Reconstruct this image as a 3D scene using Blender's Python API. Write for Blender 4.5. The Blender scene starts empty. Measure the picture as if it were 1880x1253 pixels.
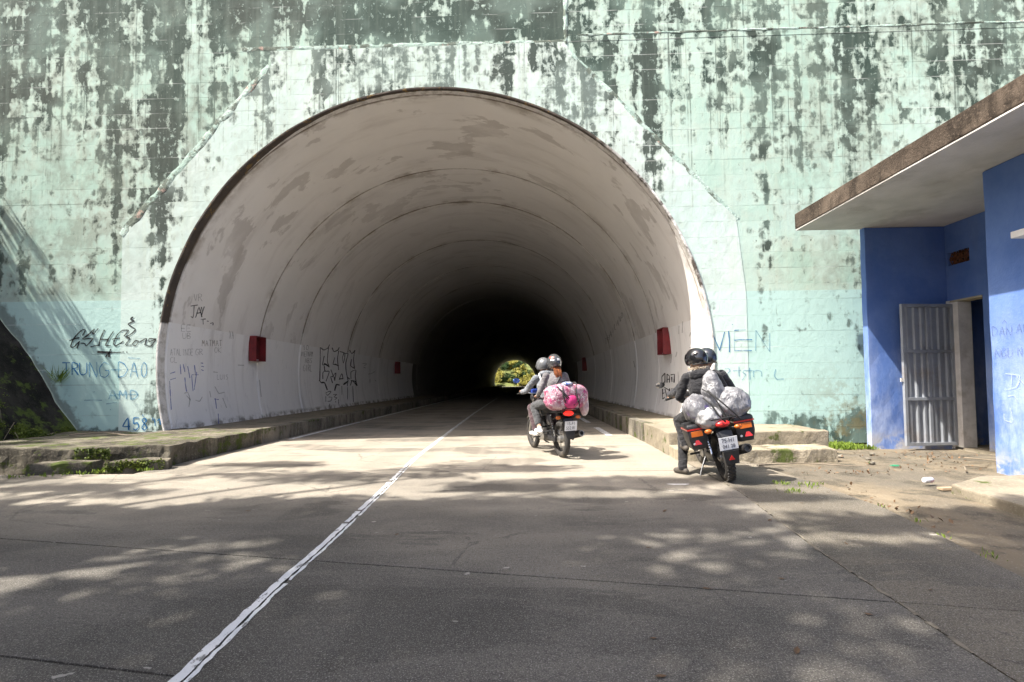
import bpy, bmesh, math, random
import numpy as np
from mathutils import Vector, Matrix, Euler, noise as mnoise

sc = bpy.context.scene
R = math.radians
rnd = random.Random(7)
nrs = np.random.RandomState(11)

# ------------------------------------------------------------------ camera
F, EYE = 900.0, 1.2                       # focal length in photo pixels, eye height
YAW, PIT, RHO = R(1.9), R(2.2), .009
_r = np.array([math.cos(YAW), math.sin(YAW), 0.])
_f = np.array([-math.sin(YAW)*math.cos(PIT), math.cos(YAW)*math.cos(PIT), math.sin(PIT)])
_u = np.cross(_r, _f)
_r, _u = _r*math.cos(RHO)-_u*math.sin(RHO), _u*math.cos(RHO)+_r*math.sin(RHO)
CAMP = np.array([0, 0, EYE])
CX, CY = 927.812, 667.696
def ray(px, py):
    return _r*(px-CX)/F - _u*(py-CY)/F + _f
def at(px, py, ax, v):
    d = ray(px, py); t = (v-CAMP[ax])/d[ax]; return CAMP+t*d
cam = bpy.data.cameras.new('camera'); camo = bpy.data.objects.new('camera', cam)
sc.collection.objects.link(camo); sc.camera = camo
camo.matrix_world = Matrix(((_r[0], _u[0], -_f[0], 0), (_r[1], _u[1], -_f[1], 0), (_r[2], _u[2], -_f[2], EYE), (0, 0, 0, 1)))
cam.sensor_width = 36; cam.lens = F/1880*36
cam.shift_x = (940-CX)/1880; cam.shift_y = (CY-626.5)/1880
cam.clip_end = 2000; cam.clip_start = .05

# ------------------------------------------------------------------ light
SA, SB = .645, .25                        # metres the sunlight moves in x and y per metre of fall
SDIR = Vector((SA, SB, -1)).normalized()
w = bpy.data.worlds.new('World'); sc.world = w; w.use_nodes = True
sky = w.node_tree.nodes.new('ShaderNodeTexSky'); sky.sky_type = 'NISHITA'; sky.sun_disc = False
sky.sun_elevation = math.asin(-SDIR.z); sky.sun_rotation = math.atan2(-SDIR.x, -SDIR.y)
sky.air_density = .7; sky.dust_density = 5.0; sky.ozone_density = .6
bg = w.node_tree.nodes['Background']; bg.inputs[1].default_value = .15
w.node_tree.links.new(sky.outputs[0], bg.inputs[0])
sl = bpy.data.lights.new('sun', 'SUN'); sl.energy = 4.6; sl.angle = R(.53); sl.color = (1, .945, .86)
so = bpy.data.objects.new('sun', sl); sc.collection.objects.link(so)
so.rotation_euler = SDIR.to_track_quat('-Z', 'Y').to_euler(); so.location = (-20, -10, 40)
sc.view_settings.view_transform = 'Standard'; sc.view_settings.look = 'None'
sc.view_settings.gamma = 1; sc.view_settings.exposure = 1.36
sc.view_settings.use_curve_mapping = False
sc.render.engine = 'CYCLES'
cy = sc.cycles
cy.max_bounces = 8; cy.diffuse_bounces = 7; cy.glossy_bounces = 3; cy.transparent_max_bounces = 16; cy.transmission_bounces = 6
cy.use_denoising = True; cy.use_adaptive_sampling = True; cy.adaptive_threshold = .015
cy.sample_clamp_indirect = 8

# ------------------------------------------------------------------ helpers
col = sc.collection
def link(o, parent=None):
    col.objects.link(o)
    if parent is not None: o.parent = parent
    return o
def tag(o, label=None, cat=None, group=None, kind=None):
    for k, v in (('label', label), ('category', cat), ('group', group), ('kind', kind)):
        if v: o[k] = v
    return o
def empty(name, loc=(0, 0, 0), rz=0, parent=None):
    o = bpy.data.objects.new(name, None); o.empty_display_size = .1
    o.location = loc; o.rotation_euler = (0, 0, rz); return link(o, parent)
def copy_tree(o, parent=None):
    c = o.copy(); link(c, parent)
    for ch in o.children: copy_tree(ch, c)
    return c

class MB:
    def __init__(s): s.v = []; s.f = []; s.mi = []; s.m = 0
    def add(s, vs, fs):
        b = len(s.v); s.v += [tuple(map(float, p)) for p in vs]
        s.f += [tuple(b+i for i in f) for f in fs]; s.mi += [s.m]*len(fs); return s
    def box(s, a, b, M=None):
        (x0, y0, z0), (x1, y1, z1) = a, b
        vs = [(x0,y0,z0),(x1,y0,z0),(x1,y1,z0),(x0,y1,z0),(x0,y0,z1),(x1,y0,z1),(x1,y1,z1),(x0,y1,z1)]
        if M is not None: vs = [M @ Vector(p) for p in vs]
        return s.add(vs, [(0,3,2,1),(4,5,6,7),(0,1,5,4),(1,2,6,5),(2,3,7,6),(3,0,4,7)])
    def prism(s, poly, z0, z1):          # polygon in xy, counter-clockwise
        n = len(poly)
        vs = [(x, y, z0) for x, y in poly]+[(x, y, z1) for x, y in poly]
        return s.add(vs, [tuple(range(n-1, -1, -1)), tuple(range(n, 2*n))]+[(i, (i+1) % n, n+(i+1) % n, n+i) for i in range(n)])
    def tube(s, pts, rad, n=8, caps=True, closed=False):
        pts = [Vector(p) for p in pts]; k = len(pts)
        rs = rad if hasattr(rad, '__len__') else [rad]*k
        vs = []; up = None
        for i, p in enumerate(pts):
            if closed: d = (pts[(i+1) % k]-pts[i-1])
            else: d = pts[min(i+1, k-1)]-pts[max(i-1, 0)]
            if d.length < 1e-9: d = Vector((0, 0, 1))
            d.normalize()
            if up is None: up = d.orthogonal().normalized()
            up = (up-d*up.dot(d))
            if up.length < 1e-6: up = d.orthogonal()
            up.normalize(); sd = d.cross(up)
            for j in range(n):
                a = 2*math.pi*j/n; vs.append(p+(up*math.cos(a)+sd*math.sin(a))*rs[i])
        fs = []
        for i in range(k if closed else k-1):
            for j in range(n):
                a, b = i*n+j, i*n+(j+1) % n; c, d_ = ((i+1) % k)*n+(j+1) % n, ((i+1) % k)*n+j
                fs.append((a, b, c, d_))
        if caps and not closed: fs += [tuple(range(n-1, -1, -1)), tuple(range((k-1)*n, k*n))]
        return s.add(vs, fs)
    def lathe(s, prof, n=24, M=None, full=True):   # prof: (r, z) about z
        k = len(prof); vs = []
        for r, z in prof:
            for j in range(n):
                a = 2*math.pi*j/n; p = Vector((r*math.cos(a), r*math.sin(a), z)); vs.append(M @ p if M is not None else p)
        fs = [(i*n+j, i*n+(j+1) % n, (i+1)*n+(j+1) % n, (i+1)*n+j) for i in range(k-1) for j in range(n)]
        return s.add(vs, fs)
    def ell(s, c, rad, n=16, m=10, M=None, zmin=-2., fn=None):
        vs = []; c = Vector(c)
        for i in range(m+1):
            t = math.pi*i/m
            for j in range(n):
                a = 2*math.pi*j/n
                d = Vector((math.sin(t)*math.cos(a), math.sin(t)*math.sin(a), max(zmin, math.cos(t))))
                q = 1 if fn is None else fn(d)
                p = Vector((d.x*rad[0], d.y*rad[1], d.z*rad[2]))*q
                vs.append((M @ p if M is not None else p)+c)
        return s.add(vs, [(i*n+j, (i+1)*n+j, (i+1)*n+(j+1) % n, i*n+(j+1) % n) for i in range(m) for j in range(n)])
    def build(s, name, mat, parent=None, smooth=False, bevel=0, loc=None):
        me = bpy.data.meshes.new(name); me.from_pydata(s.v, [], s.f); me.validate(clean_customdata=False)
        for m_ in (mat if isinstance(mat, (list, tuple)) else [mat]): me.materials.append(m_)
        if len(s.mi) == len(me.polygons) and any(s.mi): me.polygons.foreach_set('material_index', s.mi)
        bm = bmesh.new(); bm.from_mesh(me)
        bmesh.ops.remove_doubles(bm, verts=bm.verts, dist=1e-6)
        if bevel: bmesh.ops.bevel(bm, geom=[e for e in bm.edges if e.is_manifold and e.calc_face_angle(0) > .5], offset=bevel, segments=2, affect='EDGES', profile=.6)
        bmesh.ops.recalc_face_normals(bm, faces=bm.faces)
        bm.to_mesh(me); bm.free()
        if smooth:
            me.polygons.foreach_set('use_smooth', [True]*len(me.polygons))
            if smooth != 'all':
                try: me.set_sharp_from_angle(angle=R(42))
                except Exception: pass
        o = bpy.data.objects.new(name, me)
        if loc is not None: o.location = loc
        return link(o, parent)

# ------------------------------------------------------------------ material helper
class Mat:
    def __init__(s, name):
        s.m = bpy.data.materials.new(name); s.m.use_nodes = True; s.t = s.m.node_tree; s.n = s.t.nodes; s.l = s.t.links
        s.b = s.n['Principled BSDF']; s.out = s.n['Material Output']; s._pos = None
    def put(s, sock, v):
        if v is None: return
        if hasattr(v, 'is_linked') or hasattr(v, 'links'): s.l.new(v, sock)
        else:
            if hasattr(sock.default_value, '__len__') and hasattr(v, '__len__') and len(v) == 3 and len(sock.default_value) == 4: v = (*v, 1)
            sock.default_value = v
    def pos(s):
        if s._pos is None: s._pos = s.n.new('ShaderNodeTexCoord').outputs['Object']
        return s._pos
    def xyz(s, v=None):
        n = s.n.new('ShaderNodeSeparateXYZ'); s.put(n.inputs[0], v or s.pos()); return n.outputs
    def comb(s, x=0, y=0, z=0):
        n = s.n.new('ShaderNodeCombineXYZ'); s.put(n.inputs[0], x); s.put(n.inputs[1], y); s.put(n.inputs[2], z); return n.outputs[0]
    def sc(s, v, k, off=(0, 0, 0)):
        n = s.n.new('ShaderNodeMapping'); s.put(n.inputs[0], v); n.inputs['Scale'].default_value = k; n.inputs['Location'].default_value = off; return n.outputs[0]
    def noise(s, k=1, d=4, r=.55, v=None, dist=0, typ=None):
        n = s.n.new('ShaderNodeTexNoise'); s.put(n.inputs['Vector'], v or s.pos()); n.inputs['Scale'].default_value = k
        n.inputs['Detail'].default_value = d; n.inputs['Roughness'].default_value = r; n.inputs['Distortion'].default_value = dist
        return n.outputs[0]
    def vor(s, k=1, v=None, feat='F1', out=0):
        n = s.n.new('ShaderNodeTexVoronoi'); n.feature = feat; s.put(n.inputs['Vector'], v or s.pos()); n.inputs['Scale'].default_value = k; return n.outputs[out]
    def white(s, v):
        n = s.n.new('ShaderNodeTexWhiteNoise'); s.put(n.inputs[0], v); return n.outputs[0]
    def math(s, op, a, b=0, c=0):
        n = s.n.new('ShaderNodeMath'); n.operation = op
        for i, v in enumerate((a, b, c)): s.put(n.inputs[i], v)
        return n.outputs[0]
    def add(s, a, b): return s.math('ADD', a, b)
    def mul(s, a, b): return s.math('MULTIPLY', a, b)
    def ss(s, v, a, b, lo=0, hi=1):
        n = s.n.new('ShaderNodeMapRange'); n.interpolation_type = 'SMOOTHSTEP'; s.put(n.inputs[0], v)
        for i, q in enumerate((a, b, lo, hi)): n.inputs[i+1].default_value = q
        return n.outputs[0]
    def box(s, X, Z, x0, x1, z0, z1, e=.5):
        a = s.mul(s.ss(X, x0-e, x0+e), s.ss(X, x1-e, x1+e, 1, 0)); b = s.mul(s.ss(Z, z0-e, z0+e), s.ss(Z, z1-e, z1+e, 1, 0)); return s.mul(a, b)
    def mix(s, f, a, b, mode='MIX'):
        n = s.n.new('ShaderNodeMix'); n.data_type = 'RGBA'; n.blend_type = mode; s.put(n.inputs[0], f); s.put(n.inputs[6], a); s.put(n.inputs[7], b); return n.outputs[2]
    def bump(s, h, d=.02, st=1.):
        n = s.n.new('ShaderNodeBump'); n.inputs['Distance'].default_value = d; n.inputs['Strength'].default_value = st; s.put(n.inputs['Height'], h)
        s.l.new(n.outputs[0], s.b.inputs['Normal']); return n
    def done(s, c=None, rough=.8, metal=0, spec=None, **kw):
        s.put(s.b.inputs['Base Color'], c); s.put(s.b.inputs['Roughness'], rough); s.put(s.b.inputs['Metallic'], metal)
        if spec is not None: s.put(s.b.inputs['Specular IOR Level'], spec)
        for k, v in kw.items(): s.put(s.b.inputs[k.replace('_', ' ')], v)
        return s.m
def simple(name, c, rough=.7, metal=0, var=.15, k=6, bump=0, bk=40, spec=None, dirt=None, **kw):
    m = Mat(name)
    n = m.noise(k, 5, .6)
    cc = m.mix(m.ss(n, .3, .7), tuple(q*(1-var) for q in c), tuple(min(1, q*(1+var)) for q in c))
    if dirt: cc = m.mix(m.ss(m.noise(k*.7, 6, .65), .5, .68, 0, dirt[1]), cc, dirt[0])
    if bump: m.bump(m.noise(bk, 4, .6), bump)
    return m.done(cc, rough, metal, spec, **kw)
# ------------------------------------------------------------------ materials of the setting
def facade_mat(name, clean, pale, amount, low=None, ledge=True):
    m = Mat(name); o = m.xyz(); X, Z = o[0], o[2]
    P = m.pos()
    cr = m.white(m.comb(m.math('FLOOR', m.mul(X, .82)), 0, m.math('FLOOR', m.mul(Z, 1/.305))))
    wob = m.noise(.9, 3, .5)
    colr = m.white(m.comb(m.math('FLOOR', m.add(m.mul(X, 2.4), m.mul(wob, 2.5))), 3, 0))
    # vertical columns of staining, broken into blots and cut by the course lines
    streak = m.noise(1., 2, .6, m.sc(P, (3.6, 1, .15), (0, 0, 5.3)))
    streak2 = m.noise(1., 4, .65, m.sc(P, (8.5, 1, .42), (2, 0, 1.1)))
    blot = m.noise(5.6, 4, .58, m.sc(P, (1.0, 1, .85)), dist=.3)
    big = m.noise(.42, 2, .5, m.sc(P, (1, 1, .8), (3.1, 0, 1.7)))
    d = m.mul(m.add(streak, -.5), .90)
    d = m.add(d, m.mul(m.add(big, -.5), .58)); d = m.add(d, m.mul(m.add(streak2, -.5), .36)); d = m.add(d, m.mul(m.add(blot, -.5), .90))
    d = m.add(d, m.mul(m.add(cr, -.5), .14)); d = m.add(d, m.mul(m.add(colr, -.5), .22))
    d = m.add(d, m.ss(Z, 2.0, 8.0, -.31, .02))
    if ledge:
        for a in ((-4.6, .88, 7.98, 12, .12, .17), (-9.8, -5.2, 7.7, 12, .4, .10), (-9.4, -4.6, 3.6, 7.6, .7, .09), (-13, -9.2, 3.4, 9, .7, .09), (-14, 12, 8.0, 12, .15, .045), (1.1, 4.0, 8.1, 12, .2, -.07),
                  (4.4, 9.9, 6.9, 7.98, .25, .10), (4.3, 10, 2.9, 7.0, .5, .05), (-10.6, -7.9, 2.92, 4.0, .12, .13), (4.6, 6.9, -.5, .62, .22, .50), (-14, -7.3, -.5, .36, .10, .45)):
            d = m.add(d, m.mul(m.box(X, Z, *a[:4], a[4]), a[5]))
    else:
        d = m.add(d, m.mul(m.ss(Z, 6.6, 7.8), .07)); d = m.add(d, m.mul(m.ss(m.math('ABSOLUTE', m.add(X, 7.25)), .05, .4, 1, 0), .25))
    d = m.add(d, amount)
    crisp = m.ss(d, .025, .085); soft = m.ss(d, -.085, .12)
    op = m.ss(wob, .36, .56, .66, 1.)
    mask = m.math('MAXIMUM', m.mul(crisp, m.mul(op, .93)), m.mul(soft, .74))
    # pin-holes and flecks of paint left inside the stains, specks outside
    fleck = m.noise(17, 3, .6, m.sc(P, (1, 1, .7)))
    mask = m.mul(mask, m.ss(fleck, .60, .72, 1, .45))
    mask = m.math('MAXIMUM', mask, m.mul(m.mul(m.ss(fleck, .34, .30), m.ss(d, -.22, -.05)), .7))
    vv = m.sc(P, (1, .01, .8)); vd = m.vor(5.2, vv); vc = m.white(m.vor(5.2, vv, out=2))
    dots = m.mul(m.ss(m.add(vd, m.mul(m.add(fleck, -.5), .35)), .42, .22), m.mul(m.ss(vc, .60, .66), m.ss(d, -.24, -.06)))
    mask = m.math('MAXIMUM', mask, m.mul(dots, .72))
    drip = m.mul(m.ss(m.noise(1., 2, .6, m.sc(P, (21, 1, .35), (9, 0, 2))), .57, .70), m.ss(Z, 2.8, 7.5, .0, .75))
    drip = m.mul(drip, m.ss(d, -.32, .0))
    mask = m.math('MAXIMUM', mask, drip)
    base = m.mix(m.ss(wob, .35, .65), clean, pale)
    base = m.mix(m.mul(m.ss(streak2, .50, .66), .22), base, (.52, .60, .48))
    base = m.mix(m.mul(m.ss(cr, .5, .95), .16), base, (.60, .72, .66))
    base = m.mix(m.mul(m.ss(m.noise(1.4, 5, .68, m.sc(P, (1, 1, 1.6), (2, 2, 2))), .5, .7), .32 if ledge else .12), base, (.46, .50, .42))
    halo = m.mul(m.ss(d, -.16, -.03), m.ss(d, .03, .07, 1, 0))
    base = m.mix(m.mul(halo, .22), base, (.58, .65, .53))
    gx = m.math('MAXIMUM', m.ss(X, -4.2, -6.2), m.ss(X, 3.0, 6.5, 0, .75)) if ledge else .35
    gr = m.mul(m.mul(gx, m.ss(m.add(m.mul(blot, .5), m.mul(m.noise(1.5, 4, .65, m.sc(P, (1, 1, .55), (6, 1, 2))), .5)), .42, .60)), m.ss(Z, 2.86, 3.1))
    base = m.mix(m.mul(gr, .62), base, m.mix(big, (.20, .26, .215), (.27, .265, .215)))
    if low is not None: base = m.mix(m.mul(m.ss(Z, 2.90, 2.915, 1, 0), .85), base, low)
    green = m.mix(m.ss(big, .42, .56), (.016, .036, .027), (.026, .037, .029))
    green = m.mix(m.ss(streak2, .46, .72, 0, .6), green, (.085, .115, .095))
    c = m.mix(mask, base, green)
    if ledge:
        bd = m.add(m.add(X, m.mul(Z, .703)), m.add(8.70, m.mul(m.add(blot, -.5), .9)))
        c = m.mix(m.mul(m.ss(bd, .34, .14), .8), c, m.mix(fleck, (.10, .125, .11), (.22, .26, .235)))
    foot = m.mul(m.ss(Z, .15, 1.9, 1, 0), m.ss(m.noise(2.6, 5, .7), .47, .60))
    c = m.mix(m.mul(m.mul(foot, m.ss(X, 4.8, 6.2)), .7), c, (.19, .16, .075))
    zz = m.math('FRACT', m.mul(Z, 1/.305)); edge = m.math('ABSOLUTE', m.add(zz, -.5))
    ln = m.mul(m.ss(edge, .46, .495), m.ss(m.noise(1.2, 4, .65, m.sc(P, (1, 1, 5))), .47, .60))
    c = m.mix(m.mul(ln, .34), c, m.mix(m.ss(wob, .48, .54), (.11, .125, .10), (.82, .87, .82)))
    h = m.add(m.mul(blot, .35), m.mul(fleck, .22)); h = m.add(h, m.mul(mask, -.16))
    m.bump(h, .022, .8)
    return m.done(c, .86, 0, .25)
M_FAC = facade_mat('mint_concrete', (.375, .53, .45), (.45, .585, .515), .0, low=(.44, .64, .605))
M_SUR = facade_mat('pale_mint_concrete', (.515, .64, .59), (.575, .675, .63), -.04, low=(.56, .70, .65), ledge=False)

def lining_mat():
    m = Mat('tunnel_lining_paint'); o = m.xyz(); X, Y, Z = o; P = m.pos()
    white = m.mix(m.ss(m.noise(.5, 4, .6), .35, .65), (.775, .755, .73), (.83, .81, .785))
    lowp = m.mix(m.ss(m.noise(1., 4, .6, m.sc(P, (1, 1.6, .35))), .35, .65), (.82, .815, .81), (.86, .855, .845))
    zb = m.add(Z, m.mul(m.add(m.noise(2, 2), -.5), .02))
    lo = m.ss(zb, 2.47, 2.485, 1, 0)
    # brown bare patches where the paint has gone, drawn out along the ring
    ang = m.math('ARCTAN2', m.add(Z, -1.62), m.add(X, 1.78))
    pv = m.comb(m.mul(ang, 3.6), m.mul(Y, 1.15), 0)
    pn = m.add(m.mul(m.noise(1., 6, .62, m.sc(pv, (1, 1, 1), (2.2, 3.7, 0)), dist=.3), .8), m.mul(m.noise(.45, 2, .5, pv), .35))
    patch = m.mul(m.mul(m.ss(pn, .63, .66), m.ss(m.noise(1.3, 4, .6, pv), .3, .55, .35, .9)), m.ss(Y, 11.5, 19, 1, .25))
    c = m.mix(m.mul(patch, .55), white, (.40, .37, .34))
    soot = m.mul(m.ss(m.noise(.9, 5, .65, m.sc(pv, (.6, 1.6, 1))), .50, .74), .30)
    c = m.mix(soot, c, (.34, .30, .26))
    # brown bleeding beside the joints
    dj = None
    for yj in JOINTS[:10]:
        q = m.math('ABSOLUTE', m.add(Y, -yj)); dj = q if dj is None else m.math('MINIMUM', dj, q)
    nj = m.noise(1.1, 5, .68, m.sc(pv, (1, .6, 1), (4, 0, 0)))
    c = m.mix(m.mul(m.mul(m.ss(dj, .03, .40, 1, 0), m.ss(nj, .48, .64)), .5), c, (.22, .175, .12))
    c = m.mix(m.mul(m.mul(m.ss(dj, .02, .055, 1, 0), m.ss(nj, .36, .54, .35, 1)), .95), c, (.10, .066, .032))
    crown = m.mul(m.ss(Y, 9.9, 9.5), m.ss(m.noise(2.2, 6, .7, pv), .5, .6)); c = m.mix(m.mul(crown, .75), c, (.12, .075, .035))
    lowc = m.mix(m.mul(m.ss(m.noise(1.2, 5, .65, m.sc(P, (1, 2.2, .22))), .52, .72), .4), lowp, (.42, .40, .385))
    lowc = m.mix(m.mul(m.mul(m.ss(m.noise(4, 6, .72, m.sc(P, (1, 1.5, .5))), .58, .66), m.ss(Z, .4, 2.2, .5, .35)), .5), lowc, (.36, .35, .36))
    lowc = m.mix(m.mul(m.ss(Z, .34, .46, .8, 0), m.ss(m.noise(3, 5, .65), .42, .6)), lowc, (.17, .155, .12))
    c = m.mix(lo, c, lowc)
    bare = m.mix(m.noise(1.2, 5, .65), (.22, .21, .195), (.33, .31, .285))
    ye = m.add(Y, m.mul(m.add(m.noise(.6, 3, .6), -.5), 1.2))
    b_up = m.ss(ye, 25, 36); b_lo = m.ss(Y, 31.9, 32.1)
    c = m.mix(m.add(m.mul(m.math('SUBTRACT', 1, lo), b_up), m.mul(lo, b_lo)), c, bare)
    m.bump(m.add(m.mul(m.noise(2.2, 5, .6), .6), m.mul(patch, -.1)), .03, .6)
    return m.done(c, .8, 0, .25)
JOINTS = [9.66, 13.13, 15.6, 19.85, 24.3, 28.5, 33.3, 38.5, 44, 50, 57, 65, 74, 84, 95, 107, 119, 130]
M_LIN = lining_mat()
M_RIM = simple('weathered_rim_concrete', (.085, .075, .066), .9, var=.4, k=5, bump=.02, dirt=((.2, .15, .09), .5))
M_GAP = simple('dark_joint', (.055, .042, .028), .95, var=.4, k=3)

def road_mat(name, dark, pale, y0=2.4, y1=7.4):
    # shade and sun put into the colour: dark near, pale before the tunnel mouth
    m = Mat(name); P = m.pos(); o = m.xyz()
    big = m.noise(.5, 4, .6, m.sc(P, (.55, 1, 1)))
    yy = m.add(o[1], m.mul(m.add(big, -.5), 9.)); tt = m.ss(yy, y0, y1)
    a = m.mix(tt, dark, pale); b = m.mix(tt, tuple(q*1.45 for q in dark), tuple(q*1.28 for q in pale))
    med = m.noise(1.3, 5, .62, m.sc(P, (.7, 1.3, 1), (4.2, 1.3, 0)), dist=.4)
    c = m.mix(m.ss(med, .36, .64), a, b)
    st = m.noise(.62, 4, .6, m.sc(P, (.55, 1.9, 1), (1.2, 8.3, 0)), dist=.5)
    c = m.mix(m.mul(m.ss(st, .535, .565), .52), c, tuple(q*.5 for q in dark))            # old wet-edged stains
    c = m.mix(m.mul(m.ss(st, .44, .36), .35), c, tuple(q*2.2 for q in dark))
    c = m.mix(m.mul(m.ss(m.noise(1, 2, .6, m.sc(P, (9, 75, 1))), .45, .8), .22), c, b)
    lane = m.noise(1., 3, .6, m.sc(P, (1.7, .10, 1), (3.3, 0, 0))); c = m.mix(m.mul(m.ss(lane, .46, .64), .5), c, b)
    cr = m.vor(.55, m.sc(P, (1, .8, 1), (2, 1.3, 0)), 'DISTANCE_TO_EDGE'); cw = m.add(cr, m.mul(m.add(m.noise(7, 4, .7), -.5), .05)); c = m.mix(m.mul(m.mul(m.ss(m.math('ABSOLUTE', cw), .0, .006, 1, 0), m.ss(big, .48, .56)), .5), c, (.03, .028, .026))
    ag = m.noise(130, 2, .8)
    c = m.mix(m.mul(m.ss(ag, .56, .64), .72), c, (.36, .345, .315)); c = m.mix(m.mul(m.ss(ag, .43, .34), .7), c, (.025, .025, .026))
    ag2 = m.noise(38, 3, .75); c = m.mix(m.mul(m.ss(ag2, .54, .68), .34), c, (.27, .255, .225)); c = m.mix(m.mul(m.ss(ag2, .46, .34), .4), c, (.03, .029, .028))
    sp = m.noise(6.5, 3, .55, m.sc(P, (1, 1.5, 1)))
    c = m.mix(m.mul(m.ss(sp, .70, .735), .55), c, (.50, .47, .42)); c = m.mix(m.mul(m.ss(sp, .30, .27), .4), c, (.04, .037, .035))
    m.bump(m.add(m.mul(ag, .6), m.mul(med, 1.)), .012, .7)
    return m.done(c, m.ss(st, .5, .6, .88, .7), 0, .3)
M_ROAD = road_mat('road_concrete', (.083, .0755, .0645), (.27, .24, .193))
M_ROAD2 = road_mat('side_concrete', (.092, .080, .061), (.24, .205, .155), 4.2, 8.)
def ground_mat():
    m = Mat('dirt_over_concrete'); P = m.pos()
    c = m.mix(m.ss(m.noise(.7, 6, .62), .36, .6), (.19, .155, .108), (.13, .114, .09))
    c = m.mix(m.mul(m.ss(m.noise(2.1, 6, .68), .48, .62), .75), c, (.07, .062, .047))
    c = m.mix(m.mul(m.ss(m.noise(1.3, 5, .6, m.sc(P, (1, 1, 1), (5, 5, 0))), .55, .70), .5), c, (.29, .24, .165))
    c = m.mix(m.mul(m.ss(m.noise(60, 3, .7), .56, .68), .5), c, (.36, .32, .25))
    m.bump(m.add(m.noise(9, 6, .65), m.mul(m.noise(80, 3, .7), .3)), .03, .9)
    return m.done(c, .92, 0, .2)
M_DIRT = ground_mat()
def concrete_mat(name, a, b, moss=0., streak=True, mosscol=(.042, .056, .012), mz=None):
    m = Mat(name); P = m.pos(); Z = m.xyz()[2]
    c = m.mix(m.ss(m.noise(1.6, 6, .65), .35, .65), a, b)
    if streak: c = m.mix(m.ss(m.noise(1, 7, .75, m.sc(P, (2.6, 2.6, .8))), .44, .62, 0, .75), c, tuple(q*.32 for q in a))
    c = m.mix(m.mul(m.ss(m.noise(34, 4, .7), .54, .68), .4), c, tuple(min(1, q*1.7) for q in b))
    mn = m.noise(2.6, 7, .72)
    if mz: mn = m.add(mn, m.ss(Z, mz[0], mz[1], mz[2], 0))
    if moss: c = m.mix(m.mul(m.ss(mn, .60-.25*moss, .68-.25*moss), .92), c, m.mix(m.noise(22, 3), mosscol, tuple(q*2.2 for q in mosscol)))
    m.bump(m.add(m.mul(m.noise(4, 6, .65), 1.), m.mul(m.noise(40, 4, .7), .35)), .035, .9)
    return m.done(c, .92, 0, .2)
M_KERB = concrete_mat('kerb_concrete', (.16, .145, .118), (.26, .235, .19), .22)
M_STEP = concrete_mat('mossy_concrete', (.085, .076, .06), (.19, .17, .13), .36)
M_PLAT = concrete_mat('platform_concrete', (.20, .175, .13), (.28, .245, .185), .16, streak=False)
M_BANK = concrete_mat('black_mossy_bank', (.013, .012, .010), (.036, .032, .027), .16, mz=(0., 1.3, .17))
M_ROOF = concrete_mat('roof_fascia_concrete', (.05, .038, .029), (.105, .082, .063), 0)
M_SOFF = simple('grey_soffit_paint', (.46, .44, .415), .85, var=.12, k=1.5, bump=.004, dirt=((.25, .22, .19), .5))
def blue_mat():
    m = Mat('blue_wall_paint'); P = m.pos(); Z = m.xyz()[2]
    c = m.mix(m.ss(m.noise(1.2, 5, .6), .35, .65), (.072, .145, .40), (.11, .195, .46))
    worn = m.mul(m.ss(m.noise(1.2, 5, .7, m.sc(P, (1.6, 1.6, .6))), .36, .70), m.ss(Z, .1, 2.6, .85, .06))
    c = m.mix(worn, c, (.42, .50, .70))
    c = m.mix(m.mul(m.ss(m.noise(1., 5, .7, m.sc(P, (2.2, 2.2, .7), (3, 1, 0))), .585, .70), m.ss(Z, .6, 3., .5, .12)), c, (.10, .11, .16))
    c = m.mix(m.mul(m.ss(Z, .02, .4, 1, 0), m.ss(m.noise(4, 5, .7), .42, .6)), c, (.40, .40, .42))
    m.bump(m.add(m.noise(2.6, 5, .6), m.mul(m.noise(45, 3, .6), .18)), .02, .6)
    return m.done(c, .75, 0, .3)
M_BLUE = blue_mat()
M_WHITEWALL = simple('white_jamb_paint', (.60, .58, .55), .8, var=.12, k=4, bump=.006, dirt=((.3, .27, .22), .5))
M_GREYM = simple('grey_door_paint', (.25, .268, .295), .5, .0, var=.12, k=3, dirt=((.17, .13, .10), .45), bump=.002)
M_RED = simple('red_box_paint', (.17, .014, .017), .55, var=.25, k=5, dirt=((.10, .02, .02), .5))
M_REDIN = simple('red_box_inside', (.09, .007, .009), .6, var=.3, k=5)
M_WHITE = simple('white_slab_paint', (.70, .69, .67), .8, var=.06, k=3, bump=.004)
def paint_mat():
    m = Mat('worn_road_paint'); P = m.pos()
    c = m.mix(m.ss(m.noise(3, 4, .6), .3, .7), (.62, .63, .64), (.74, .74, .73))
    c = m.mix(m.mul(m.ss(m.noise(16, 6, .7, m.sc(P, (1, .45, 1))), .565, .60), .9), c, (.15, .145, .135))
    c = m.mix(m.mul(m.ss(m.noise(60, 3, .7), .62, .7), .5), c, (.3, .29, .28))
    m.bump(m.noise(90, 3, .7), .006); return m.done(c, .75)
M_PAINT = paint_mat()
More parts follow.
